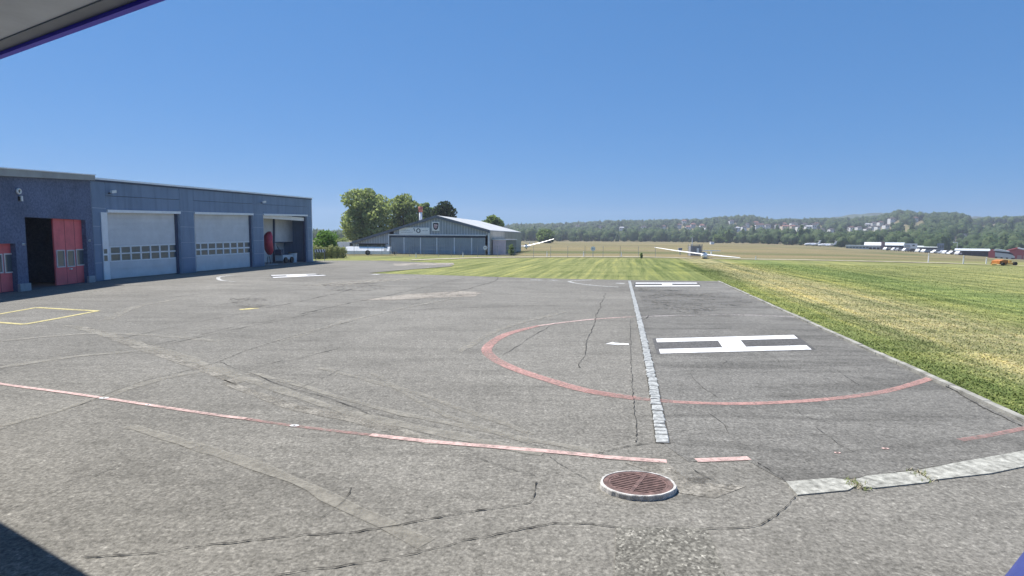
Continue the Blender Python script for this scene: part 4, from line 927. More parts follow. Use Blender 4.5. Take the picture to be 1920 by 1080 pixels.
# pale dry hedge along the fence, left
for k, px in enumerate((591, 600, 610, 621, 632, 643)):
    tree('dry_bush', at_ground(px, 68+k*.8), hpx(px, 459+(k % 3)*2.5, 68), .62, 'pale dry bush, %s from the blue hangar corner' % ordw(k), 'bush', leaf_mat('dry_leaves%d' % k, (.17, .19, .09), (.36, .36, .21)), 1100, .06, 30+k, .0, group='dry bushes by the fence')
tree('leafy_shrub', at_ground(958, 87.5), hpx(958, 458, 87.5), .5, 'small green shrub against the annex side wall', 'shrub', M_LEAF, 700, .08, 23, .02)
tree('leafy_shrub', at_ground(1202, 78), hpx(1202, 474, 78), .22, 'tiny green shrub in the meadow left of the gliders wing', 'shrub', M_LEAF, 260, .06, 24, .0)
# chevron barrier
c0 = at_ground(590, 62); bw = 1.15; zb = hpx(595, 473, 62); zt2 = hpx(595, 467.5, 62)
bar = thing('chevron_barrier', c0, 'black and white chevron barrier board by the hangar corner', 'barrier')
MB().box((c0.x, c0.y, zb), (bw, 0, 0), (0, .04, 0), (0, 0, zt2-zb)).build('board', M_BOARD, bar)
for k in range(4):
    x = c0.x+.1+k*.28; MB().prism([(x, c0.y-.003, zt2), (x+.11, c0.y-.003, zt2), (x+.2, c0.y-.003, zb), (x+.09, c0.y-.003, zb)], (0, -.004, 0)).build('stripe', M_BLACK, bar)
for x in (.1, bw-.1): MB().tube((c0.x+x, c0.y+.06, 0), (c0.x+x, c0.y+.06, zt2), .03, n=6).build('leg', M_INKG, bar)

# ------------------------------------------------------------------ vehicles
M_WHITE = mat('white_vehicle_paint', (0.86, 0.86, 0.87), .3, .03, 1, spec=.5); M_TYRE = mat('tyre', (0.025, .025, .026), .8, .1, 4); M_CARGLASS = glass('car_glass', (.02, .025, .03), .05)
CARCOL = {'white': M_WHITE, 'silver': mat('silver_paint', (.42, .43, .45), .3, .04, 1, .4), 'dark': mat('dark_paint', (.035, .04, .05), .3, .05, 1, spec=.5), 'blue': mat('blue_paint', (.10, .14, .26), .3, .05, 1, spec=.5), 'red': M_RED}
def car(base, yaw, L, Hh, Wd, m, label, kind='car', group=None):
    ux = Vector((math.cos(yaw), math.sin(yaw), 0)); uy = Vector((-ux.y, ux.x, 0)); b = Vector(base)
    t_ = thing('parked_'+kind, b, label, kind, group)
    P = lambda x, y, z: b+ux*(x*L)+uy*(y*Wd)+Vector((0, 0, z*Hh))
    if kind == 'van': prof = [(-.5, .14), (-.5, .95), (-.47, 1.0), (.22, 1.0), (.38, .60), (.48, .50), (.5, .16)]
    else: prof = [(-.5, .2), (-.5, .58), (-.40, .66), (-.26, 1.0), (.10, 1.0), (.25, .66), (.46, .55), (.5, .22)]
    MB().prism([P(x, -.5, z) for x, z in prof], uy*Wd).build('body', m, t_)
    win = [(-.34, .68), (-.24, .95), (.09, .95), (.2, .68)] if kind == 'car' else [(.06, .62), (.06, .93), (.21, .93), (.32, .62)]
    for s in (-.5, .5):
        off = uy*(.012 if s > 0 else -.012)
        MB().prism([P(x, s, z)+off*.1 for x, z in win], off).build('side_window', M_CARGLASS, t_)
        for x in (-.31, .31):
            c = P(x, s, 0)+Vector((0, 0, .3*min(1, Hh/1.45))); wheel(MB(), c, uy, .3*min(1, Hh/1.45), .2).build('wheel', M_TYRE, t_)
    return t_
# white car half hidden behind the trailer
cb = at_ground(655, 96); car(cb, .12, 3.6, hpx(650, 453.5, 96), 1.8, M_WHITE, 'white van parked behind the long white trailer', 'van')
# long white trailer
TD = 84.0; t0, t1 = at_ground(646.5, TD), at_ground(731, TD); tl = t1-t0; tn = tl.normalized()
z = lambda y: hpx(690, y, TD)
trl = thing('long_trailer', t0, 'long low white single axle trailer with dark glazed top', 'trailer')
back_ = Vector((0, 2.0, 0)); zb, zm, zt2 = z(478.8), z(462.8), z(456.3); zk = z(470.5)
zb = max(zb, .12)
for k, (a, b_) in enumerate(((0, .262), (.266, .645), (.649, .985))):
    MB().prism([t0+tl*a+Vector((0, 0, zk)), t0+tl*b_+Vector((0, 0, zk)), t0+tl*b_+Vector((0, (zm-zk)*.8, zm)), t0+tl*(a+(.012 if k == 0 else 0))+Vector((0, (zm-zk)*.8, zm))], back_*.6).build('body_panel', M_WHITE, trl)  # upper side slanted back, a shape added so it catches the sun
    MB().prism([t0+tl*a+Vector((0, -.03, zb)), t0+tl*b_+Vector((0, -.03, zb)), t0+tl*b_+Vector((0, -.03, zk-.02)), t0+tl*a+Vector((0, -.03, zk-.02))], back_).build('lower_panel', M_WHITE, trl)
MB().box(t0+tl*.29+Vector((0, .62, zm+.002)), tl*.58, (0, 1.1, 0), (0, 0, zt2-zm-.1)).build('glazing', M_CARGLASS, trl)
MB().box(t0+tl*.27+Vector((0, .54, zt2-.097)), tl*.63, (0, 1.26, 0), (0, 0, .1)).build('top_cover', mat('plum_cover', (.07, .06, .09), .5, .1, 2), trl)
MB().prism([t0+tl*.86+Vector((0, -.02, zk+.03)), t0+tl*.92+Vector((0, -.02, zk+.03)), t0+tl*.92+Vector((0, (zm-zk)*.8-.02, zm)), t0+tl*.86+Vector((0, (zm-zk)*.8-.02, zm))], (0, .015, 0)).build('logo_patch', M_INKG, trl)
wc = t0+tl*.51+Vector((0, -.06, .36)); wheel(MB(), wc, Vector((0, 1, 0)), .36, .14).build('wheel', M_TYRE, trl); wheel(MB(), wc+Vector((0, 1.9, 0)), Vector((0, 1, 0)), .36, .14).build('wheel', M_TYRE, trl)
MB().tube(t1+Vector((-.15, 1, .45)), t1+Vector((.9, 1, .4)), .06, n=6).build('drawbar', M_BLACK, trl); MB().tube(t1+Vector((.5, 1, .0)), t1+Vector((.5, 1, .5)), .05, n=6).build('jockey_wheel', M_BLACK, trl)

# gliders
def glider(name, tipL, tipR, root, nose, tail, finh, label):
    t_ = thing(name, (root.x, root.y, terrain(root.x, root.y)), label, 'glider'); ax_ = (tail-nose).normalized(); L = (tail-nose).length
    def ringat(f, r):
        c = nose+(tail-nose)*f; s = ax_.cross(Vector((0, 0, 1))).normalized(); u = s.cross(ax_)
        return [c+s*r*math.cos(a)+u*r*1.25*math.sin(a) for a in np.linspace(0, 2*math.pi, 13)[:-1]]
    MB().loft([ringat(f, r) for f, r in ((0, .04), (.05, .2), (.14, .34), (.26, .38), (.38, .30), (.55, .16), (.8, .11), (1, .08))]).build('fuselage', M_WHITE, t_, True)
    cn = nose+(tail-nose)*.2; s = ax_.cross(Vector((0, 0, 1))).normalized()
    MB().loft([[nose+(tail-nose)*f+s*r*math.cos(a)+Vector((0, 0, .26+r*1.0*math.sin(a))) for a in np.linspace(0, 2*math.pi, 11)[:-1]] for f, r in ((.07, .06), (.13, .22), (.2, .26), (.28, .1))]).build('canopy', M_CARGLASS, t_, True)
    for tip in (tipL, tipR):
        c0_, c1_ = 1.0, .42
        def sec(p, c): return [p-ax_*c*.4, p-ax_*c*.25+Vector((0, 0, c*.12)), p+ax_*c*.6, p-ax_*c*.2-Vector((0, 0, c*.09))]
        mid = root*.45+tip*.55-Vector((0, 0, abs(tip.z-root.z)*.06))
        MB().loft([sec(root, c0_), sec(mid, .8), sec(tip, c1_)]).build('wing', M_WHITE, t_)
    f0 = tail; MB().prism([f0-ax_*.75+s*-.04, f0+ax_*.1+s*-.04, f0+ax_*.2+s*-.04+Vector((0, 0, finh)), f0-ax_*.35+s*-.04+Vector((0, 0, finh))], s*.08).build('tail_fin', M_WHITE, t_)
    h = f0+Vector((0, 0, finh+.002)); MB().prism([h-ax_*.3-s*1.25, h+ax_*.15-s*1.25, h+ax_*.25, h+ax_*.15+s*1.25, h-ax_*.3+s*1.25, h-ax_*.4], (0, 0, .13)).build('tailplane', M_WHITE, t_)
    wheel(MB(), nose+(tail-nose)*.3-Vector((0, 0, .45)), s, .16, .1).build('wheel', M_TYRE, t_); return t_
glider('parked_glider', AT(1228, 464, 86), AT(1388, 483.3, 76.5), AT(1321, 477.2, 80.2), AT(1316, 479.3, 77.6), AT(1334, 478.6, 84.2), .62, 'white glider with long drooping wings beside the service road')
glider('parked_glider', AT(946, 463, 120), AT(1039, 447.8, 120), AT(989, 461, 122), AT(984, 462.5, 118.5), AT(993, 462, 126), .9, 'white glider with raised wing beside the old hangar annex')
# equipment cage and its mast
c0 = at_ground(1294, 88); cw = 21/FPX*88; ch = hpx(1300, 458.5, 88)-c0.z
cage = thing('equipment_cage', c0, 'dark grey mesh equipment cage with white notice in the meadow', 'cage')
for x in (0, cw):
    for y in (0, 1.4): MB().tube(c0+Vector((x, y, 0)), c0+Vector((x, y, ch)), .04, n=6).build('post', M_INKG, cage)
M_CAGE = mat('cage_grey', (.34, .345, .38), .7, .15, 3)
for k in range(11): MB().box(c0+Vector((.06+k*(cw-.16)/10, .02, .12)), (.085, 0, 0), (0, .02, 0), (0, 0, ch-.2)).build('bar', M_CAGE, cage)
MB().box(c0+Vector((.05, .3, .1)), (cw-.1, 0, 0), (0, 1.0, 0), (0, 0, ch*.8)).build('cabinet', M_CAGE, cage)
MB().box(c0+Vector((-.05, -.05, ch)), (cw+.1, 0, 0), (0, 1.5, 0), (0, 0, .05)).build('top_rail', M_INKG, cage)
MB().box(c0+Vector((cw*.52, -.03, ch*.2)), (cw*.2, 0, 0), (0, .03, 0), (0, 0, ch*.5)).build('notice', M_BOARD, cage)
m0 = at_ground(1296, 110); mst = thing('white_mast', m0, 'thin white mast rising behind the equipment cage', 'mast')
MB().tube(m0, Vector((m0.x, m0.y, hpx(1296, 446, 110))), .09, .06, 6).build('pole', M_BOARD, mst); MB().cbox((m0.x, m0.y, hpx(1296, 446, 110)), .25, .25, .12).build('cap', M_INKG, mst)
b0 = at_ground(1274, 96); sgn = thing('meadow_box', b0, 'small grey utility box on a leg in the meadow', 'utility box')
MB().cbox((b0.x, b0.y, b0.z), .12, .12, .75).build('leg', M_INKG, sgn); MB().cbox((b0.x, b0.y, b0.z+.75), .62, .35, .45).build('box', M_CAGE, sgn)
w0 = at_ground(1333, 330); wb = thing('distant_hut', w0, 'small white hut at the far edge of the meadow', 'hut')
hh = hpx(1333, 453.2, 330)-w0.z; MB().cbox(w0, 2.0, 2.0, max(1.3, hh)).build('wall', M_BOARD, wb); MB().cbox((w0.x, w0.y, w0.z+max(1.3, hh)+.002), 2.3, 2.3, .2).build('roof', M_INKG, wb)
# white marker posts along the road
for k, (px, yt, yb) in enumerate(((780, 474, 483), (868, 472, 482), (1025.5, 471, 481), (1094, 471.5, 481.3), (1165, 472.5, 481.5), (1417, 480, 487), (1740.5, 475, 492), (1806, 479, 495), (1849, 483, 494.5))):
    g = G(px, yb); t_ = thing('marker_post', g, 'white marker post on the road verge, %s from the left' % ordw(k), 'post', 'white marker posts along the service road')
    h = AT(px, yt, g.y).z-g.z; wpx_ = .06 if k < 6 else .065
    MB().tube(g, g+Vector((0, 0, h)), wpx_, wpx_*.8, 8).build('shaft', M_BOARD, t_); MB().tube(g+Vector((0, 0, h*.78)), g+Vector((0, 0, h*.86)), wpx_*1.06, n=8).build('band', M_INKG, t_)
# wire fence along the meadow
fx = [644, 664, 690, 716, 742, 768, 795, 822, 846, 862, 895, 932, 1000, 1032, 1064, 1096, 1130, 1162, 1196, 1228]
fp = [at_ground(px, 79+max(0, (px-960))*.02) for px in fx]
fen = thing('wire_fence', fp[0], 'thin wire fence with slender posts in front of the old hangar', 'fence')
for p in fp: MB().tube(p, p+Vector((0, 0, 1.55)), .028, n=5).build('post', M_INKG, fen)
for zz in (.5, 1.0, 1.5):
    mb = MB()
    for a, b_ in zip(fp[:-1], fp[1:]): mb.tube(a+Vector((0, 0, zz)), b_+Vector((0, 0, zz)), .006, n=3, caps=False)
    mb.build('wire', M_INKG, fen)
# concrete footing strip in front of hangar doors
fo = O_.rect(MB(), dl-.5, O_.L+4, -.02, .05, .3, 1.5).build('threshold', M_PALE, old)

# ------------------------------------------------------------------ airport buildings on the right
def facing(px0, px1, D):        # a front between two sight lines, square to the view
    a = at_ground(px0, D); k = ((px0+px1)/2-960)/FPX; dv = Vector((k, 1, 0)).normalized(); f = Vector((dv.y, -dv.x, 0))
    k1 = (px1-960)/FPX; s_ = (k1*a.y-a.x)/(f.x-k1*f.y); b_ = a+f*s_; b_.z = terrain(b_.x, b_.y); return a, b_, f, dv
def slab_build(nm, px0, px1, ytop, D, depth, label, m, cat='building', roofm=None, roof_y=None, wins=None, ybase=None):
    a, b_, f, dv = facing(px0, px1, D); zb = min(a.z, b_.z)-.3; wd = (b_-a).length
    H2 = AT((px0+px1)/2, ytop, (a.y+b_.y)/2).z
    t_ = thing(nm, Vector((a.x, a.y, max(a.z, b_.z))), label, cat)
    rz = AT((px0+px1)/2, roof_y, (a.y+b_.y)/2).z if roof_y else H2
    o = Vector((a.x, a.y, zb)); up = Vector((0, 0, 1))
    MB().box(o, f*wd, dv*depth, up*(rz-zb)).build('wall', m, t_)
    if roofm:
        r0 = Vector((a.x, a.y, rz+.003))
        if roof_y: MB().prism([r0-f*.4-dv*.5, r0+f*(wd+.4)-dv*.5, r0+f*(wd+.4)+dv*depth*.5+up*(H2-rz), r0-f*.4+dv*depth*.5+up*(H2-rz)], (0, 0, .15)).build('roof', roofm, t_)
        else: MB().box(r0-f*.3-dv*.4, f*(wd+.6), dv*(depth+.6), (0, 0, .35)).build('roof', roofm, t_)
    if wins:
        n, w0_, w1_, m2 = wins
        for k in range(n): MB().box(o+f*(wd*(k+.12)/n)-dv*.06+up*((rz-zb)*w0_), f*(wd*.76/n), dv*.055, up*((rz-zb)*(w1_-w0_))).build('window', m2, t_)
    return t_
M_LROOF = mat('light_roof', (.60, .64, .65), .5, .06, .3); M_DARKW = mat('dark_wall', (.05, .05, .065), .7, .15, .3); M_WALLW = mat('white_wall', (.66, .66, .66), .7, .06, .3); M_REDW = mat('red_barn_wall', (.45, .115, .12), .7, .08, .3); HM_DARK = mat('hall_base', (.10, .10, .11), .7, .1, .4); M_PINKR = mat('pale_red_roof', (.46, .30, .28), .7, .08, .3)
slab_build('terminal_building', 1583.5, 1627, 461, 330, 14, 'low white terminal block at left end of airport buildings', M_WALLW, roofm=M_LROOF, wins=(7, .45, .75, M_WIN))
slab_build('airport_hall', 1619, 1648, 454.5, 345, 16, 'taller white hall with sloped roof behind the terminal block', M_WALLW, roofm=M_WALLW, roof_y=460.5, wins=(4, .1, .6, M_DARKW))
slab_build('airport_hall', 1646, 1692, 455, 352, 18, 'long airport hall with pale roof and reddish end', M_DARKW, roofm=M_LROOF, roof_y=460.5, wins=(5, .1, .55, M_WIN))
slab_build('hall_end', 1646, 1656.5, 454.2, 349, 2, 'short reddish hall end wall beside the pale roof', M_PINKR, roofm=M_PINKR)
sb = slab_build('billboard', 1692, 1717, 456.5, 322, .6, 'white billboard with two dark text lines at airport', M_BOARD, 'billboard')
ba, bb, bf, bv = facing(1692, 1717, 322); BW = Wall(ba, bb)
for (y0, y1, p, q) in ((459.2, 460.2, 1696, 1706), (462.4, 463.6, 1696, 1707), (459.0, 461.5, 1711, 1715)):
    BW.quad(MB(), [(p, y1), (q, y1), (q, y0), (p, y0)], .05, .2).build('lettering', M_INK, sb)
slab_build('airport_hall', 1716, 1754, 461.5, 335, 15, 'long low hall with pale roof right of the billboard', M_DARKW, roofm=M_LROOF, roof_y=464, wins=(5, .2, .7, M_WIN))
slab_build('control_block', 1754, 1767, 456.5, 330, 8, 'blue grey upright block right of the long low hall', mat('blue_grey_wall', (.22, .27, .34), .6, .1, .5), wins=(3, .55, .85, M_WIN))
slab_build('dark_hangar', 1789, 1852, 467, 262, 14, 'long dark hangar with pale sloped roof left of red barn', M_DARKW, 'hangar', M_LROOF, 470.5, (6, .05, .7, M_BLACK))
# red barn with gable
ra, rb, rf, rv = facing(1876, 1942, 240); BN = Wall(ra, rb); zr = min(ra.z, rb.z)
barn = thing('red_barn', ra, 'red walled hangar with pale gable roof at the right edge', 'hangar')
e1, pk, e2 = BN.uv(1877, 474.5), BN.uv(1908, 466.5), BN.uv(1942, 474.5)
MB().prism([BN.pt(0, -9), BN.pt(BN.L, -9), BN.pt(BN.L, e2[1]), BN.pt(*pk), BN.pt(0, e1[1])], rv*16).build('wall', M_REDW, barn)
for (q0_, q1_, m_) in (((-.3, e1[1]), pk, M_REDW), ((BN.L+.3, e2[1]), pk, M_LROOF)):
    MB().prism([BN.pt(q0_[0], q0_[1]+.04, .5), BN.pt(q1_[0], q1_[1]+.04, .5), BN.pt(q1_[0], q1_[1]+.04, .5)+rv*16.5, BN.pt(q0_[0], q0_[1]+.04, .5)+rv*16.5], (0, 0, .45)).build('roof', m_, barn)
for k in range(3): BN.rect(MB(), BN.L*(.45+k*.17), BN.L*(.58+k*.17), zr+.1, zr+(e1[1]-zr)*.7, .003, .06).build('door', M_PINKR, barn)
# white hall with red end
ha, hb, hf, hv = facing(1853, 1904, 226); HW_ = Wall(ha, hb)
hall = thing('white_hall', ha, 'low white hall with dark band and red end before the barn', 'hangar')
def hq(nm, pix, m_, o0, o1): HW_.quad(MB(), pix, o0, o1).build(nm, m_, hall)
hq('roof', [(1862, 470), (1865, 467.6), (1872, 466.8), (1880, 468.6), (1893, 471), (1893, 473)], M_LROOF, -6, .3)
hq('dark_band', [(1865.5, 470.9), (1893, 473.2), (1901, 477), (1898, 477.9), (1890, 475.5), (1865.5, 473)], M_DARKW, -5.5, 0)
hq('white_band', [(1865.6, 473.2), (1890, 475.8), (1898, 478.1), (1903, 481.5), (1902, 483.8), (1865.6, 481)], M_WALLW, -5.4, .15)
hq('base_wall', [(1865.6, 481.2), (1902, 484), (1902, 489), (1865.6, 487)], HM_DARK, -5.3, -.1)
hq('end_block', [(1853, 487), (1853, 474), (1856, 469.8), (1861.8, 467.6), (1865.4, 470.8), (1865.4, 487)], M_REDW, -5.8, .2)
for k in range(3): hq('window', [(1870+k*10, 486.2), (1876+k*10, 486.7), (1876+k*10, 482.6), (1870+k*10, 482.2)], M_WALLW, -.098, .05)
# lamp post
l0 = at_ground(1791.5, 270); lp = thing('lamp_post', l0, 'white lamp post above the parked cars by dark hangar', 'lamp post')
lz = hpx(1791, 455, 270); MB().tube(l0, (l0.x, l0.y, lz), .11, .07, 6).build('pole', M_BOARD, lp); MB().box((l0.x-1.9, l0.y-.1, lz-.1), (2.0, 0, 0), (0, .25, 0), (0, 0, .22)).build('lamp_head', M_BOARD, lp)
# parked cars and light aircraft in front of the airport buildings
cl = [(1661, 'white'), (1669, 'dark'), (1677, 'white'), (1685, 'silver'), (1698, 'white'), (1708, 'dark'), (1722, 'white'), (1733, 'white'), (1744, 'dark'), (1752, 'white'), (1766, 'silver'), (1774, 'white'), (1783, 'white'), (1797, 'white')]
cnt = {}
for k, (px, c) in enumerate(cl):
    D = 306-(px-1661)*.33; cnt[c] = cnt.get(c, 0)+1
    car(at_ground(px, D), random.choice([0.05, math.pi+.1, .3]), 4.2, 1.75, 1.8, CARCOL[c], '%s car, %s of its colour from left in airport parking row' % (c, ordw(cnt[c]-1)), 'car', 'cars parked before the airport buildings')
def jet(px, D, L, yaw, label):
    b = at_ground(px, D); t_ = thing('parked_aircraft', b, label, 'aircraft', 'white aircraft parked on the far apron'); ux = Vector((math.cos(yaw), math.sin(yaw), 0)); uy = Vector((-ux.y, ux.x, 0)); c = b+Vector((0, 0, 1.35))
    MB().loft([[c+ux*f*L+uy*r*math.cos(a)+Vector((0, 0, r*math.sin(a)+dz_)) for a in np.linspace(0, 2*math.pi, 11)[:-1]] for f, r, dz_ in ((-.5, .1, .45), (-.36, .5, .25), (-.15, .85, 0), (.25, .85, 0), (.42, .55, -.1), (.5, .08, -.25))]).build('fuselage', M_WHITE, t_, True)
    for s in (-1, 1):
        MB().prism([c+ux*.12*L+uy*s*.6-Vector((0, 0, .5)), c-ux*.1*L+uy*s*.6-Vector((0, 0, .5)), c-ux*.14*L+uy*s*L*.48-Vector((0, 0, .25)), c-ux*.07*L+uy*s*L*.48-Vector((0, 0, .25))], (0, 0, .12)).build('wing', M_WHITE, t_)
        MB().tube(c-ux*.3*L+uy*s*1.0+Vector((0, 0, .45)), c-ux*.14*L+uy*s*1.0+Vector((0, 0, .45)), .35, .38, 9).build('engine', M_WHITE, t_)
    f = c-ux*.46*L+Vector((0, 0, .5)); MB().prism([f+ux*.1*L, f-ux*.03*L, f-ux*.09*L+Vector((0, 0, 2.0)), f-ux*.02*L+Vector((0, 0, 2.0))], uy*.12).build('tail_fin', M_WHITE, t_)
    h = f-ux*.06*L+Vector((0, 0, 2.01)); MB().prism([h+uy*-1.8, h+uy*1.8, h+ux*.9+uy*1.6, h+ux*.9+uy*-1.6], (0, 0, .1)).build('tailplane', M_WHITE, t_)
    for x in (-.08, .36): MB().tube(b+ux*x*L, b+ux*x*L+Vector((0, 0, .9)), .12, n=6).build('landing_gear', M_BLACK, t_)
    for k in range(5): MB().box(c+ux*(.0+k*.055)*L-uy*.862+Vector((0, 0, .15)), ux*.3, -uy*.02, (0, 0, .25)).build('window', M_CARGLASS, t_)
jet(1520, 378, 11.5, math.pi+.15, 'white business jet at the left of two parked by the trees')
jet(1548, 371, 11.5, math.pi-.1, 'white business jet at the right of two parked by the trees')
# orange machine near the road, right
og = G(1888, 497.5); orn = thing('orange_mower', og, 'orange tractor mower working in grass at the right', 'tractor')
M_ORANGE = mat('orange_paint', (.50, .19, .05), .5, .12, 2); M_ORY = mat('yellow_paint', (.70, .46, .16), .5, .1, 2); s_ = og.y/FPX
X = lambda a, y, z: og+Vector((a*s_, y, z*s_))
MB().prism([X(-14, 0, 2.5), X(2, 0, 2.5), X(2, 0, 9.5), X(-6, 0, 10.5), X(-14, 0, 8)], (0, 1.1, 0)).build('hood', M_ORANGE, orn)
MB().prism([X(-1, -.1, 1.5), X(13, -.1, 1.5), X(14, -.1, 5.5), X(0, -.1, 5.0)], (0, 1.3, 0)).build('deck', M_ORY, orn)
MB().box(X(5, .1, 5.6), (5*s_, 0, 0), (0, .8, 0), (0, 0, 3.6*s_)).build('seat', M_ORY, orn)
for a, r in ((-10, 2.6), (12.5, 3.4)): wheel(MB(), X(a, -.15, r), Vector((0, 1, 0)), r*s_, .25).build('wheel', M_TYRE, orn); wheel(MB(), X(a, 1.2, r), Vector((0, 1, 0)), r*s_, .25).build('wheel', M_TYRE, orn)
MB().tube(X(-24, .4, 1.2), X(-14, .4, 2.5), .09, n=6).build('boom', M_ORY, orn)

# ------------------------------------------------------------------ hillside: forest mass, houses, landmarks
HOUSES = []   # (px, py, width px, height px, wall, roof, cluster)
def cluster(c, items):
    for it in items: HOUSES.append((*it, c))
cluster('left slope', [(1083, 430, 7, 5, 'w', 'd'), (1124, 431, 6, 4, 'g', 'd'), (1166, 434, 9, 5, 'w', 'g'), (1207, 432, 9, 5, 'w', 'd'), (1245, 431, 6, 5, 'w', 'b')])
cluster('slope above the mast', [(1274, 429, 7, 6, 'w', 'b'), (1291, 433, 9, 6, 'w', 'r'), (1300, 428, 8, 6, 'g', 'r'), (1317, 431, 8, 7, 'w', 'r'), (1283, 421, 8, 6, 'w', 'r'), (1326, 434, 7, 5, 'w', 'd'), (1372, 422, 8, 6, 'w', 'd'), (1384, 435, 8, 5, 'w', 'g'), (1396, 433, 7, 5, 'w', 'd')])
cluster('dense middle slope', [(1402, 427, 6, 5, 'w', 'd'), (1421, 431, 8, 8, 'w', 'b'), (1429, 430, 8, 7, 'w', 'b'), (1440, 430, 9, 6, 'w', 'd'), (1418, 424, 9, 5, 'g', 'r'), (1458, 429, 8, 5, 'w', 'b'), (1474, 432, 14, 6, 'c', 'r'), (1488, 432, 8, 6, 'c', 'r'), (1470, 426, 10, 5, 'g', 'r'), (1500, 434, 9, 7, 'w', 'd'), (1510, 428, 7, 6, 'w', 'd'), (1517, 433, 10, 6, 'w', 'g'), (1527, 431, 8, 8, 'w', 'd'), (1490, 425, 12, 4, 'w', 'd'), (1532, 425, 8, 4, 'w', 'b')])
cluster('slope above the terminal', [(1543, 438, 6, 5, 'w', 'd'), (1560, 438, 7, 5, 'w', 'd'), (1587, 434, 7, 4, 'w', 'd'), (1598, 435, 8, 6, 'w', 'b'), (1612, 434, 8, 5, 'w', 'd'), (1628, 438, 8, 6, 'w', 'd'), (1628, 429, 9, 6, 'w', 'g'), (1640, 426, 9, 6, 'w', 'd'), (1637, 432, 7, 4, 'w', 'd'), (1653, 425, 8, 6, 'w', 'b'), (1648, 433, 6, 5, 'w', 'd'), (1664, 431, 8, 6, 'w', 'd'), (1674, 418, 9, 6, 'w', 'd'), (1691, 437, 6, 6, 'w', 'd')])
cluster('upper right slope', [(1717, 416, 9, 5, 'w', 'b'), (1808, 448, 8, 4, 'w', 'g'), (1832, 444, 5, 6, 'w', 'd'), (1788, 455, 6, 4, 'w', 'd')])
HM = {'w': M_WALLW, 'g': mat('house_grey', (.42, .43, .45), .8, .08, .2), 'c': mat('house_cream', (.60, .52, .40), .8, .08, .2), 'd': mat('roof_dark', (.10, .085, .085), .8, .12, .2), 'b': mat('roof_brown', (.16, .09, .07), .8, .12, .2), 'r': mat('roof_red', (.27, .13, .10), .8, .12, .2)}
HW = {'w': 'white', 'g': 'pale grey', 'c': 'cream'}; HR = {'d': 'dark', 'b': 'brown', 'r': 'red', 'g': 'grey'}
clear = []
hs = sorted(HOUSES, key=lambda h: h[0]); seen = {}
for (px, py, wp, hp, wm, rm, cl_) in hs:
    base = G(px, py)
    if base.y > 1600 or base.y < 300: base = at_ground(px, 800)
    s = base.y/FPX; wd, ht = wp*s, hp*s*.62; dp = max(7.0, wd*.8)
    key = (wm, rm, cl_); seen[key] = seen.get(key, 0)+1
    t_ = thing('hillside_house', base, '%s house with %s roof, %s such from left, %s' % (HW[wm], HR[rm], ordw(seen[key]-1), cl_), 'house', 'houses on the wooded hillside')
    x, y, zz = base; lift = 3.2
    MB().box((x-wd/2, y, zz-3), (wd, 0, 0), (0, dp, 0), (0, 0, 3+lift+ht)).build('wall', HM[wm], t_)
    zr = zz+lift+ht+.02; rh = hp*s*.38
    MB().prism([(x-wd/2-.5, y-.5, zr), (x+wd/2+.5, y-.5, zr), (x+wd/2-wd*.12, y+dp/2, zr+rh), (x-wd/2+wd*.12, y+dp/2, zr+rh)], (0, 0, .25)).build('roof', HM[rm], t_)
    MB().prism([(x-wd/2-.5, y+dp+.5, zr), (x+wd/2+.5, y+dp+.5, zr), (x+wd/2-wd*.12, y+dp/2+.01, zr+rh), (x-wd/2+wd*.12, y+dp/2+.01, zr+rh)], (0, 0, .25)).build('roof', HM[rm], t_)
    nw = max(2, int(wd/3))
    for k in range(nw): MB().box((x-wd/2+wd*(k+.3)/nw, y-.06, zz+lift+ht*.35), (wd*.4/nw, 0, 0), (0, .055, 0), (0, 0, ht*.4)).build('window', M_WIN, t_)
    clear.append((px, base.y, wp*.62+3, hp))
# tower blocks and spire on the ridge
for k, (px, yt, wp) in enumerate(((1115.5, 416, 5.5), (1130.5, 417.5, 5), (1139, 415.5, 6))):
    D = 1500; b = at_ground(px, D); t_ = thing('tower_block', b, '%s tower block from left on the wooded ridge skyline' % ordw(k), 'tower block', 'three tower blocks on the ridge'); zt2 = hpx(px, yt, D); wd = wp*D/FPX
    MB().cbox(b-Vector((0, 0, 5)), wd, wd, zt2-b.z+5).build('wall', HM['g'], t_); MB().cbox((b.x, b.y, zt2+.01), wd*.6, wd*.6, 2).build('roof_house', HM['d'], t_)
    for j in range(3): MB().box((b.x-wd*.4, b.y-wd/2-.08, zt2-4-j*4.5), (wd*.8, 0, 0), (0, .07, 0), (0, 0, 1.8)).build('window', M_WIN, t_)
b = at_ground(1224, 1360); sp_ = thing('church_spire', b, 'slender dark church spire on the ridge skyline', 'church'); zt2 = hpx(1224, 409.5, 1360)
MB().cbox(b-Vector((0, 0, 2)), 5, 5, (zt2-b.z)*.55+2).build('tower', HM['g'], sp_); MB().tube((b.x, b.y, b.z+(zt2-b.z)*.551), (b.x, b.y, zt2), 3.2, .2, 8).build('spire', HM['d'], sp_)
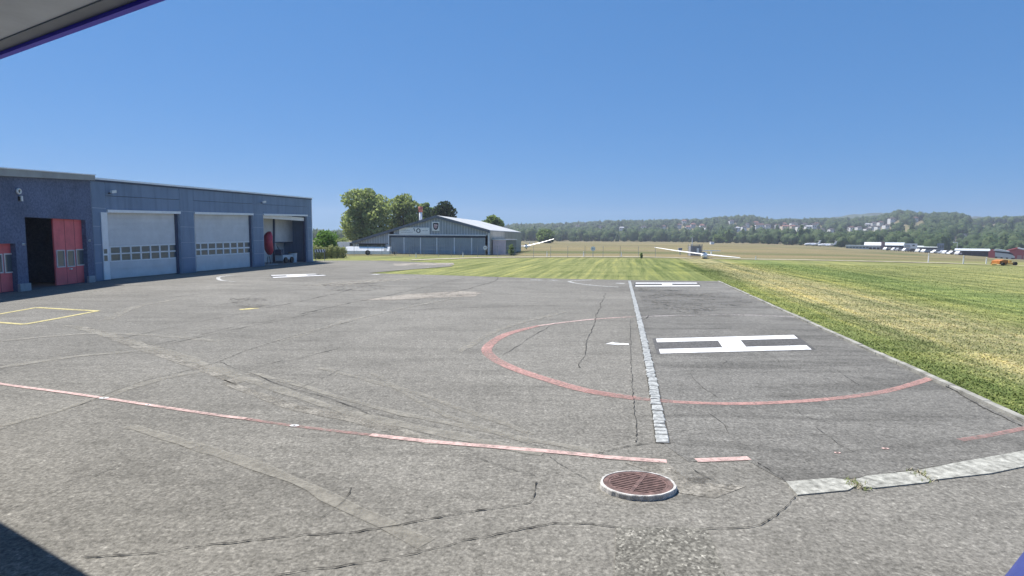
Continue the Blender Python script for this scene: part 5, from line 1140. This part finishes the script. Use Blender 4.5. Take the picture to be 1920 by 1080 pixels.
# tree templates for the forest
def ico():
    import bmesh
    bm = bmesh.new(); bmesh.ops.create_icosphere(bm, subdivisions=2, radius=1); V = np.array([v.co[:] for v in bm.verts]); F = np.array([[v.index for v in f.verts] for f in bm.faces]); bm.free(); return V, F
IV, IF = ico()
def template(kind, seed):
    r = np.random.default_rng(seed); V, F, n = [], [], 0
    def addsphere(c, rad):
        nonlocal n
        v = IV*(1+r.normal(size=(len(IV), 1))*.10)*np.array(rad)+np.array(c); V.append(v); F.append(IF+n); n += len(v)
    if kind == 'round':
        addsphere((0, 0, .50), (.44, .44, .46))
        for k in range(2): a = r.uniform(0, 6.28); addsphere((math.cos(a)*.26, math.sin(a)*.26, r.uniform(.35, .7)), (.28, .28, .26))
    elif kind == 'cone': addsphere((0, 0, .45), (.24, .24, .55)); v = V[0]; v[:, :2] *= np.clip(1.35-v[:, 2:3], .12, 1.3)
    else: addsphere((0, 0, .5), (.16, .16, .52))
    k = 46; d = r.normal(size=(k, 3)); d /= np.linalg.norm(d, axis=1)[:, None]
    rr = {'round': (.5, .5, .5), 'cone': (.26, .26, .5), 'pop': (.19, .19, .52)}[kind]
    P = d*np.array(rr)+np.array((0, 0, .5)); 
    if kind == 'cone': P[:, :2] *= np.clip(1.3-P[:, 2:3], .1, 1.3)
    a = np.cross(d, r.normal(size=(k, 3))); a /= np.linalg.norm(a, axis=1)[:, None]; b_ = np.cross(d, a)+d*.4; s = .085*r.uniform(.6, 1.3, (k, 1))
    V.append(np.stack([P-a*s, P+a*s, P+b_*s*1.6], 1).reshape(-1, 3)); F.append(np.arange(k*3).reshape(-1, 3)+n)
    return np.concatenate(V), np.concatenate(F)
TPL = {'round': [template('round', s) for s in range(5)], 'cone': [template('cone', 9), template('cone', 10)], 'pop': [template('pop', 12)]}
FV, FF, fn = [], [], 0
def forest_tree(x, y, h, kind='round', wf=1.0):
    global fn
    V, F = random.choice(TPL[kind]); a = random.uniform(0, 6.28); c, s = math.cos(a), math.sin(a)
    W_ = h*wf*random.uniform(.85, 1.2)
    v = np.empty_like(V); v[:, 0] = (V[:, 0]*c-V[:, 1]*s)*W_+x; v[:, 1] = (V[:, 0]*s+V[:, 1]*c)*W_+y; v[:, 2] = V[:, 2]*h+terrain(x, y)-.4
    FV.append(v); FF.append(F+fn); fn += len(V)
def blocked(px, D):
    for (hx, hD, hw, hp) in clear:
        if abs(px-hx) < hw and hD-70 < D < hD+14: return True
    # dry clearings on the slopes
    if 1812 < px < 1915 and 640 < D < 800: return True
    if 1690 < px < 1712 and 560 < D < 700: return True
    if 1716 < px < 1724 and 700 < D < 800: return True
    return False
D = 400.0
rows = 0
Dn = 285.0
while Dn < 1560:
    sp = 9.5+Dn*.005; px = 560.0
    while px < 2000:
        De = interp(px, EDGE_X, EDGE_D); Dc = dcrest(px)
        stepx = sp*FPX/Dn
        if De <= Dn <= Dc+40 and not (660 < px < 955 and Dn < Dc-260):
            p2 = px+random.uniform(-.4, .4)*stepx; d2 = Dn+random.uniform(-.4, .4)*sp
            if not blocked(p2, d2):
                x = (p2-960)/FPX*d2; q = random.random(); h = random.uniform(8.5, 13.5)
                if d2 < De+30: h = random.uniform(5, 10)
                if d2 > Dc-60: h = random.uniform(7, 13)
                for (hx, hD, hw, hp) in clear:       # lower trees in front of houses
                    if abs(p2-hx) < hw+4 and d2 < hD and d2 > hD-200: h = min(h, 6.5)
                if px < 960: h *= .8
                kind = 'round' if d2 > Dc-150 else 'cone' if q < .09 else 'pop' if q < .10 else 'round'
                forest_tree(x, d2, h*(1.25 if kind != 'round' else 1), kind, .9 if kind == 'round' else .8)
        px += stepx
    Dn += sp*(1.25 if Dn < 700 else 1.5)
# single trees that stand out on the skyline and in the belt
for (px, D, yt) in ((1363, 480, 430), (1366, 484, 436), (1360, 482, 437)):
    b = at_ground(px, D); forest_tree(b.x, b.y, hpx(px, yt, D)-b.z, 'pop', 1.0)
CRT = [(970, 424), (985, 423), (1000, 424), (1020, 425), (1040, 424.5), (1060, 424), (1080, 425), (1100, 423), (1150, 417), (1160, 416), (1170, 417), (1180, 418), (1190, 418), (1203, 418), (1232, 417), (1245, 416), (1258, 414), (1266, 413), (1274, 415), (1282, 418),
       (1306, 417), (1322, 414), (1330, 414), (1340, 416), (1354, 411), (1360, 409), (1368, 411), (1376, 407), (1384, 405), (1392, 404.5), (1400, 404), (1408, 408), (1416, 411), (1424, 413), (1434, 406), (1440, 412), (1450, 412), (1462, 409), (1468, 409), (1474, 409.4), (1480, 409), (1486, 409.4), (1492, 409.6),
       (1500, 410), (1506, 409), (1514, 411), (1530, 411), (1548, 409), (1665, 398), (1672, 394), (1680, 393), (1688, 394), (1694, 397), (1717, 398), (1728, 398), (1745, 397), (1760, 398), (1775, 397.5), (1785, 397), (1798, 400), (1806, 404), (1812, 408), (1826, 410), (1833, 407), (1845, 404), (1860, 406), (1875, 404.5), (1890, 406), (1905, 407), (1918, 407)]
for (px, yt) in CRT:
    D = dcrest(px)-random.uniform(5, 25); b = at_ground(px, D); h = hpx(px, yt, D)-b.z
    if h < 6: continue
    forest_tree(b.x, b.y, h, 'pop' if px in (1434, ) else 'round', 1.0 if px in (1434, ) else min(1.0, 13.0/h))
    for k in range(2):
        x2 = b.x+random.uniform(-7, 7); forest_tree(x2, b.y+random.uniform(-8, 8), h*random.uniform(.6, .85), 'round', .9)
V = np.concatenate(FV); F = np.concatenate(FF)
fo = np_mesh('forest', V, F, M_FOREST, None, 3); tag(fo, 'wooded hillside and tree belt beyond the meadow', 'forest', kind='stuff')
for (px, D, yt, rx, lb) in ((1022, 330, 430, 5.2, 'rounded tree standing clear of the belt above raised glider wing'), (1345, 455, 441, 5, 'pale round tree at meadow edge left of the tall poplar'), (965, 300, 438, 3.5, 'green tree just right of the old hangar roof')):
    b = at_ground(px, D); tree('broadleaf_tree', b, hpx(px, yt, D)-b.z, rx, lb, m=M_LEAF, n=2600, size=.5, seed=int(px), crown0=.05)
# far ridge behind the hills
FR, FX = [], list(range(480, 2060, 12))
mb = MB()
fy = lambda px: interp(px, [480, 560, 640, 900, 1500, 1545, 1590, 1640, 1690, 1760, 1900, 2060], [441, 438.5, 437, 436, 425, 410, 403, 400, 399, 404, 410, 412])+random.uniform(-.8, .8)
for px in FX:
    for (D, k) in ((1640, 0), (1800, .6), (1950, 1), (2100, .7)):
        z = 2.6+(yhor(px)-fy(px))/FPX*1950
        mb.v.append(((px-960)/FPX*D, D, -6+(z+6)*k))
for i in range(len(FX)-1):
    for j in range(3): mb.f.append((i*4+j, (i+1)*4+j, (i+1)*4+j+1, i*4+j+1))
tag(mb.build('far_hills', mat('far_forest', (.055, .085, .035), .95, .3, .02)), kind='structure')

# ------------------------------------------------------------------ grass blades on the verge, weeds at the slabs
def grass():
    n = 170000
    along = 2+rng.uniform(0, 1, n)**1.9*62; across = .06+np.abs(rng.normal(0, 1, n))*(2.2+along*.22)
    P = np.array(kB)[None, :]*1.0 - np.array(kd)[None, :]*6 + along[:, None]*np.array(kd)[None, :] + across[:, None]*np.array(KN)[None, :]
    P[:, 2] = -.03
    h = rng.uniform(.012, .036, n)*(1+.5*rng.random(n)**6); a = rng.uniform(0, 6.28, n); w_ = rng.uniform(.006, .014, n)*(1+along*.03)
    dx = np.stack([np.cos(a)*w_, np.sin(a)*w_, np.zeros(n)], 1); le_ = np.stack([rng.normal(0, .03, n), rng.normal(0, .03, n), h], 1)
    V = np.stack([P-dx, P+dx, P+le_], 1).reshape(-1, 3); return V, np.arange(n*3).reshape(-1, 3)
V, F = grass()
def blade_mat():
    m, t, b = nodes('grass_blades'); g = t.nodes.new('ShaderNodeNewGeometry'); p = g.outputs['Position']
    c = mixc(t, grass_col(t, p), ramp(t, g.outputs['Random Per Island'], [(0.0, (1.1, 1.25, 1.0)), (1, (1.7, 1.6, 1.4))]), 1.0, 'MULTIPLY')
    t.links.new(c, b.inputs['Base Color']); b.inputs['Roughness'].default_value = .7; b.inputs['Specular IOR Level'].default_value = .15; return m
tag(np_mesh('grass', V, F, blade_mat(), None, 3), 'short mown grass along the kerb', 'grass', kind='stuff')
for k, (px, py, lb) in enumerate(((1607, 911, 'small yellowish weed in the gap between first two concrete slabs'), (1724, 890, 'tiny weed in the joint before the last long concrete slab'))):
    g = G(px, py); t_ = thing('weed', g, lb, 'weed'); n = 60; nm_ = []
    for part, m in (('leaves', M_LEAFY), ('stalks', MATS['gravel_road'])):
        Vw = []
        for j in range(n):
            q = Vector((g.x+random.gauss(0, .05), g.y+random.gauss(0, .07), 0.0)); a = random.uniform(0, 6.28); l = random.uniform(.02, .07); d = Vector((math.cos(a), math.sin(a), 0))
            Vw += [q-Vector((-d.y, d.x, 0))*.008, q+Vector((-d.y, d.x, 0))*.008, q+d*l*.8+Vector((0, 0, l*.7))]
        np_mesh(part, [tuple(v) for v in Vw], np.arange(n*3), m, t_, 3)['kind'] = 'stuff'

# ------------------------------------------------------------------ haze
hm = bpy.data.materials.new('haze_air'); hm.use_nodes = True; t = hm.node_tree; t.nodes.clear()
pv = t.nodes.new('ShaderNodeVolumePrincipled'); pv.inputs['Color'].default_value = (0.80, 0.86, 1.0, 1); pv.inputs['Density'].default_value = 0.00034; pv.inputs['Anisotropy'].default_value = 0.2
ot = t.nodes.new('ShaderNodeOutputMaterial'); t.links.new(pv.outputs[0], ot.inputs['Volume'])
gzs = [v.co.z for v in ground.data.vertices]; gxs = [v.co.x for v in ground.data.vertices]
tops = [max((o.matrix_basis @ v.co).z for v in o.data.vertices) for o in bpy.data.objects if o.type == 'MESH' and o.parent is None and len(o.data.vertices) and o.name in ('forest', 'far_hills', 'ground')]
zb_ = min(gzs)-1.0; zt_ = max(tops)+6.0
hz_ = MB().box((min(gxs)-50, -60, zb_), (max(gxs)-min(gxs)+100, 0, 0), (0, 2320, 0), (0, 0, zt_-zb_)).build('haze', hm); tag(hz_, kind='stuff'); print('HAZE', zb_, zt_)
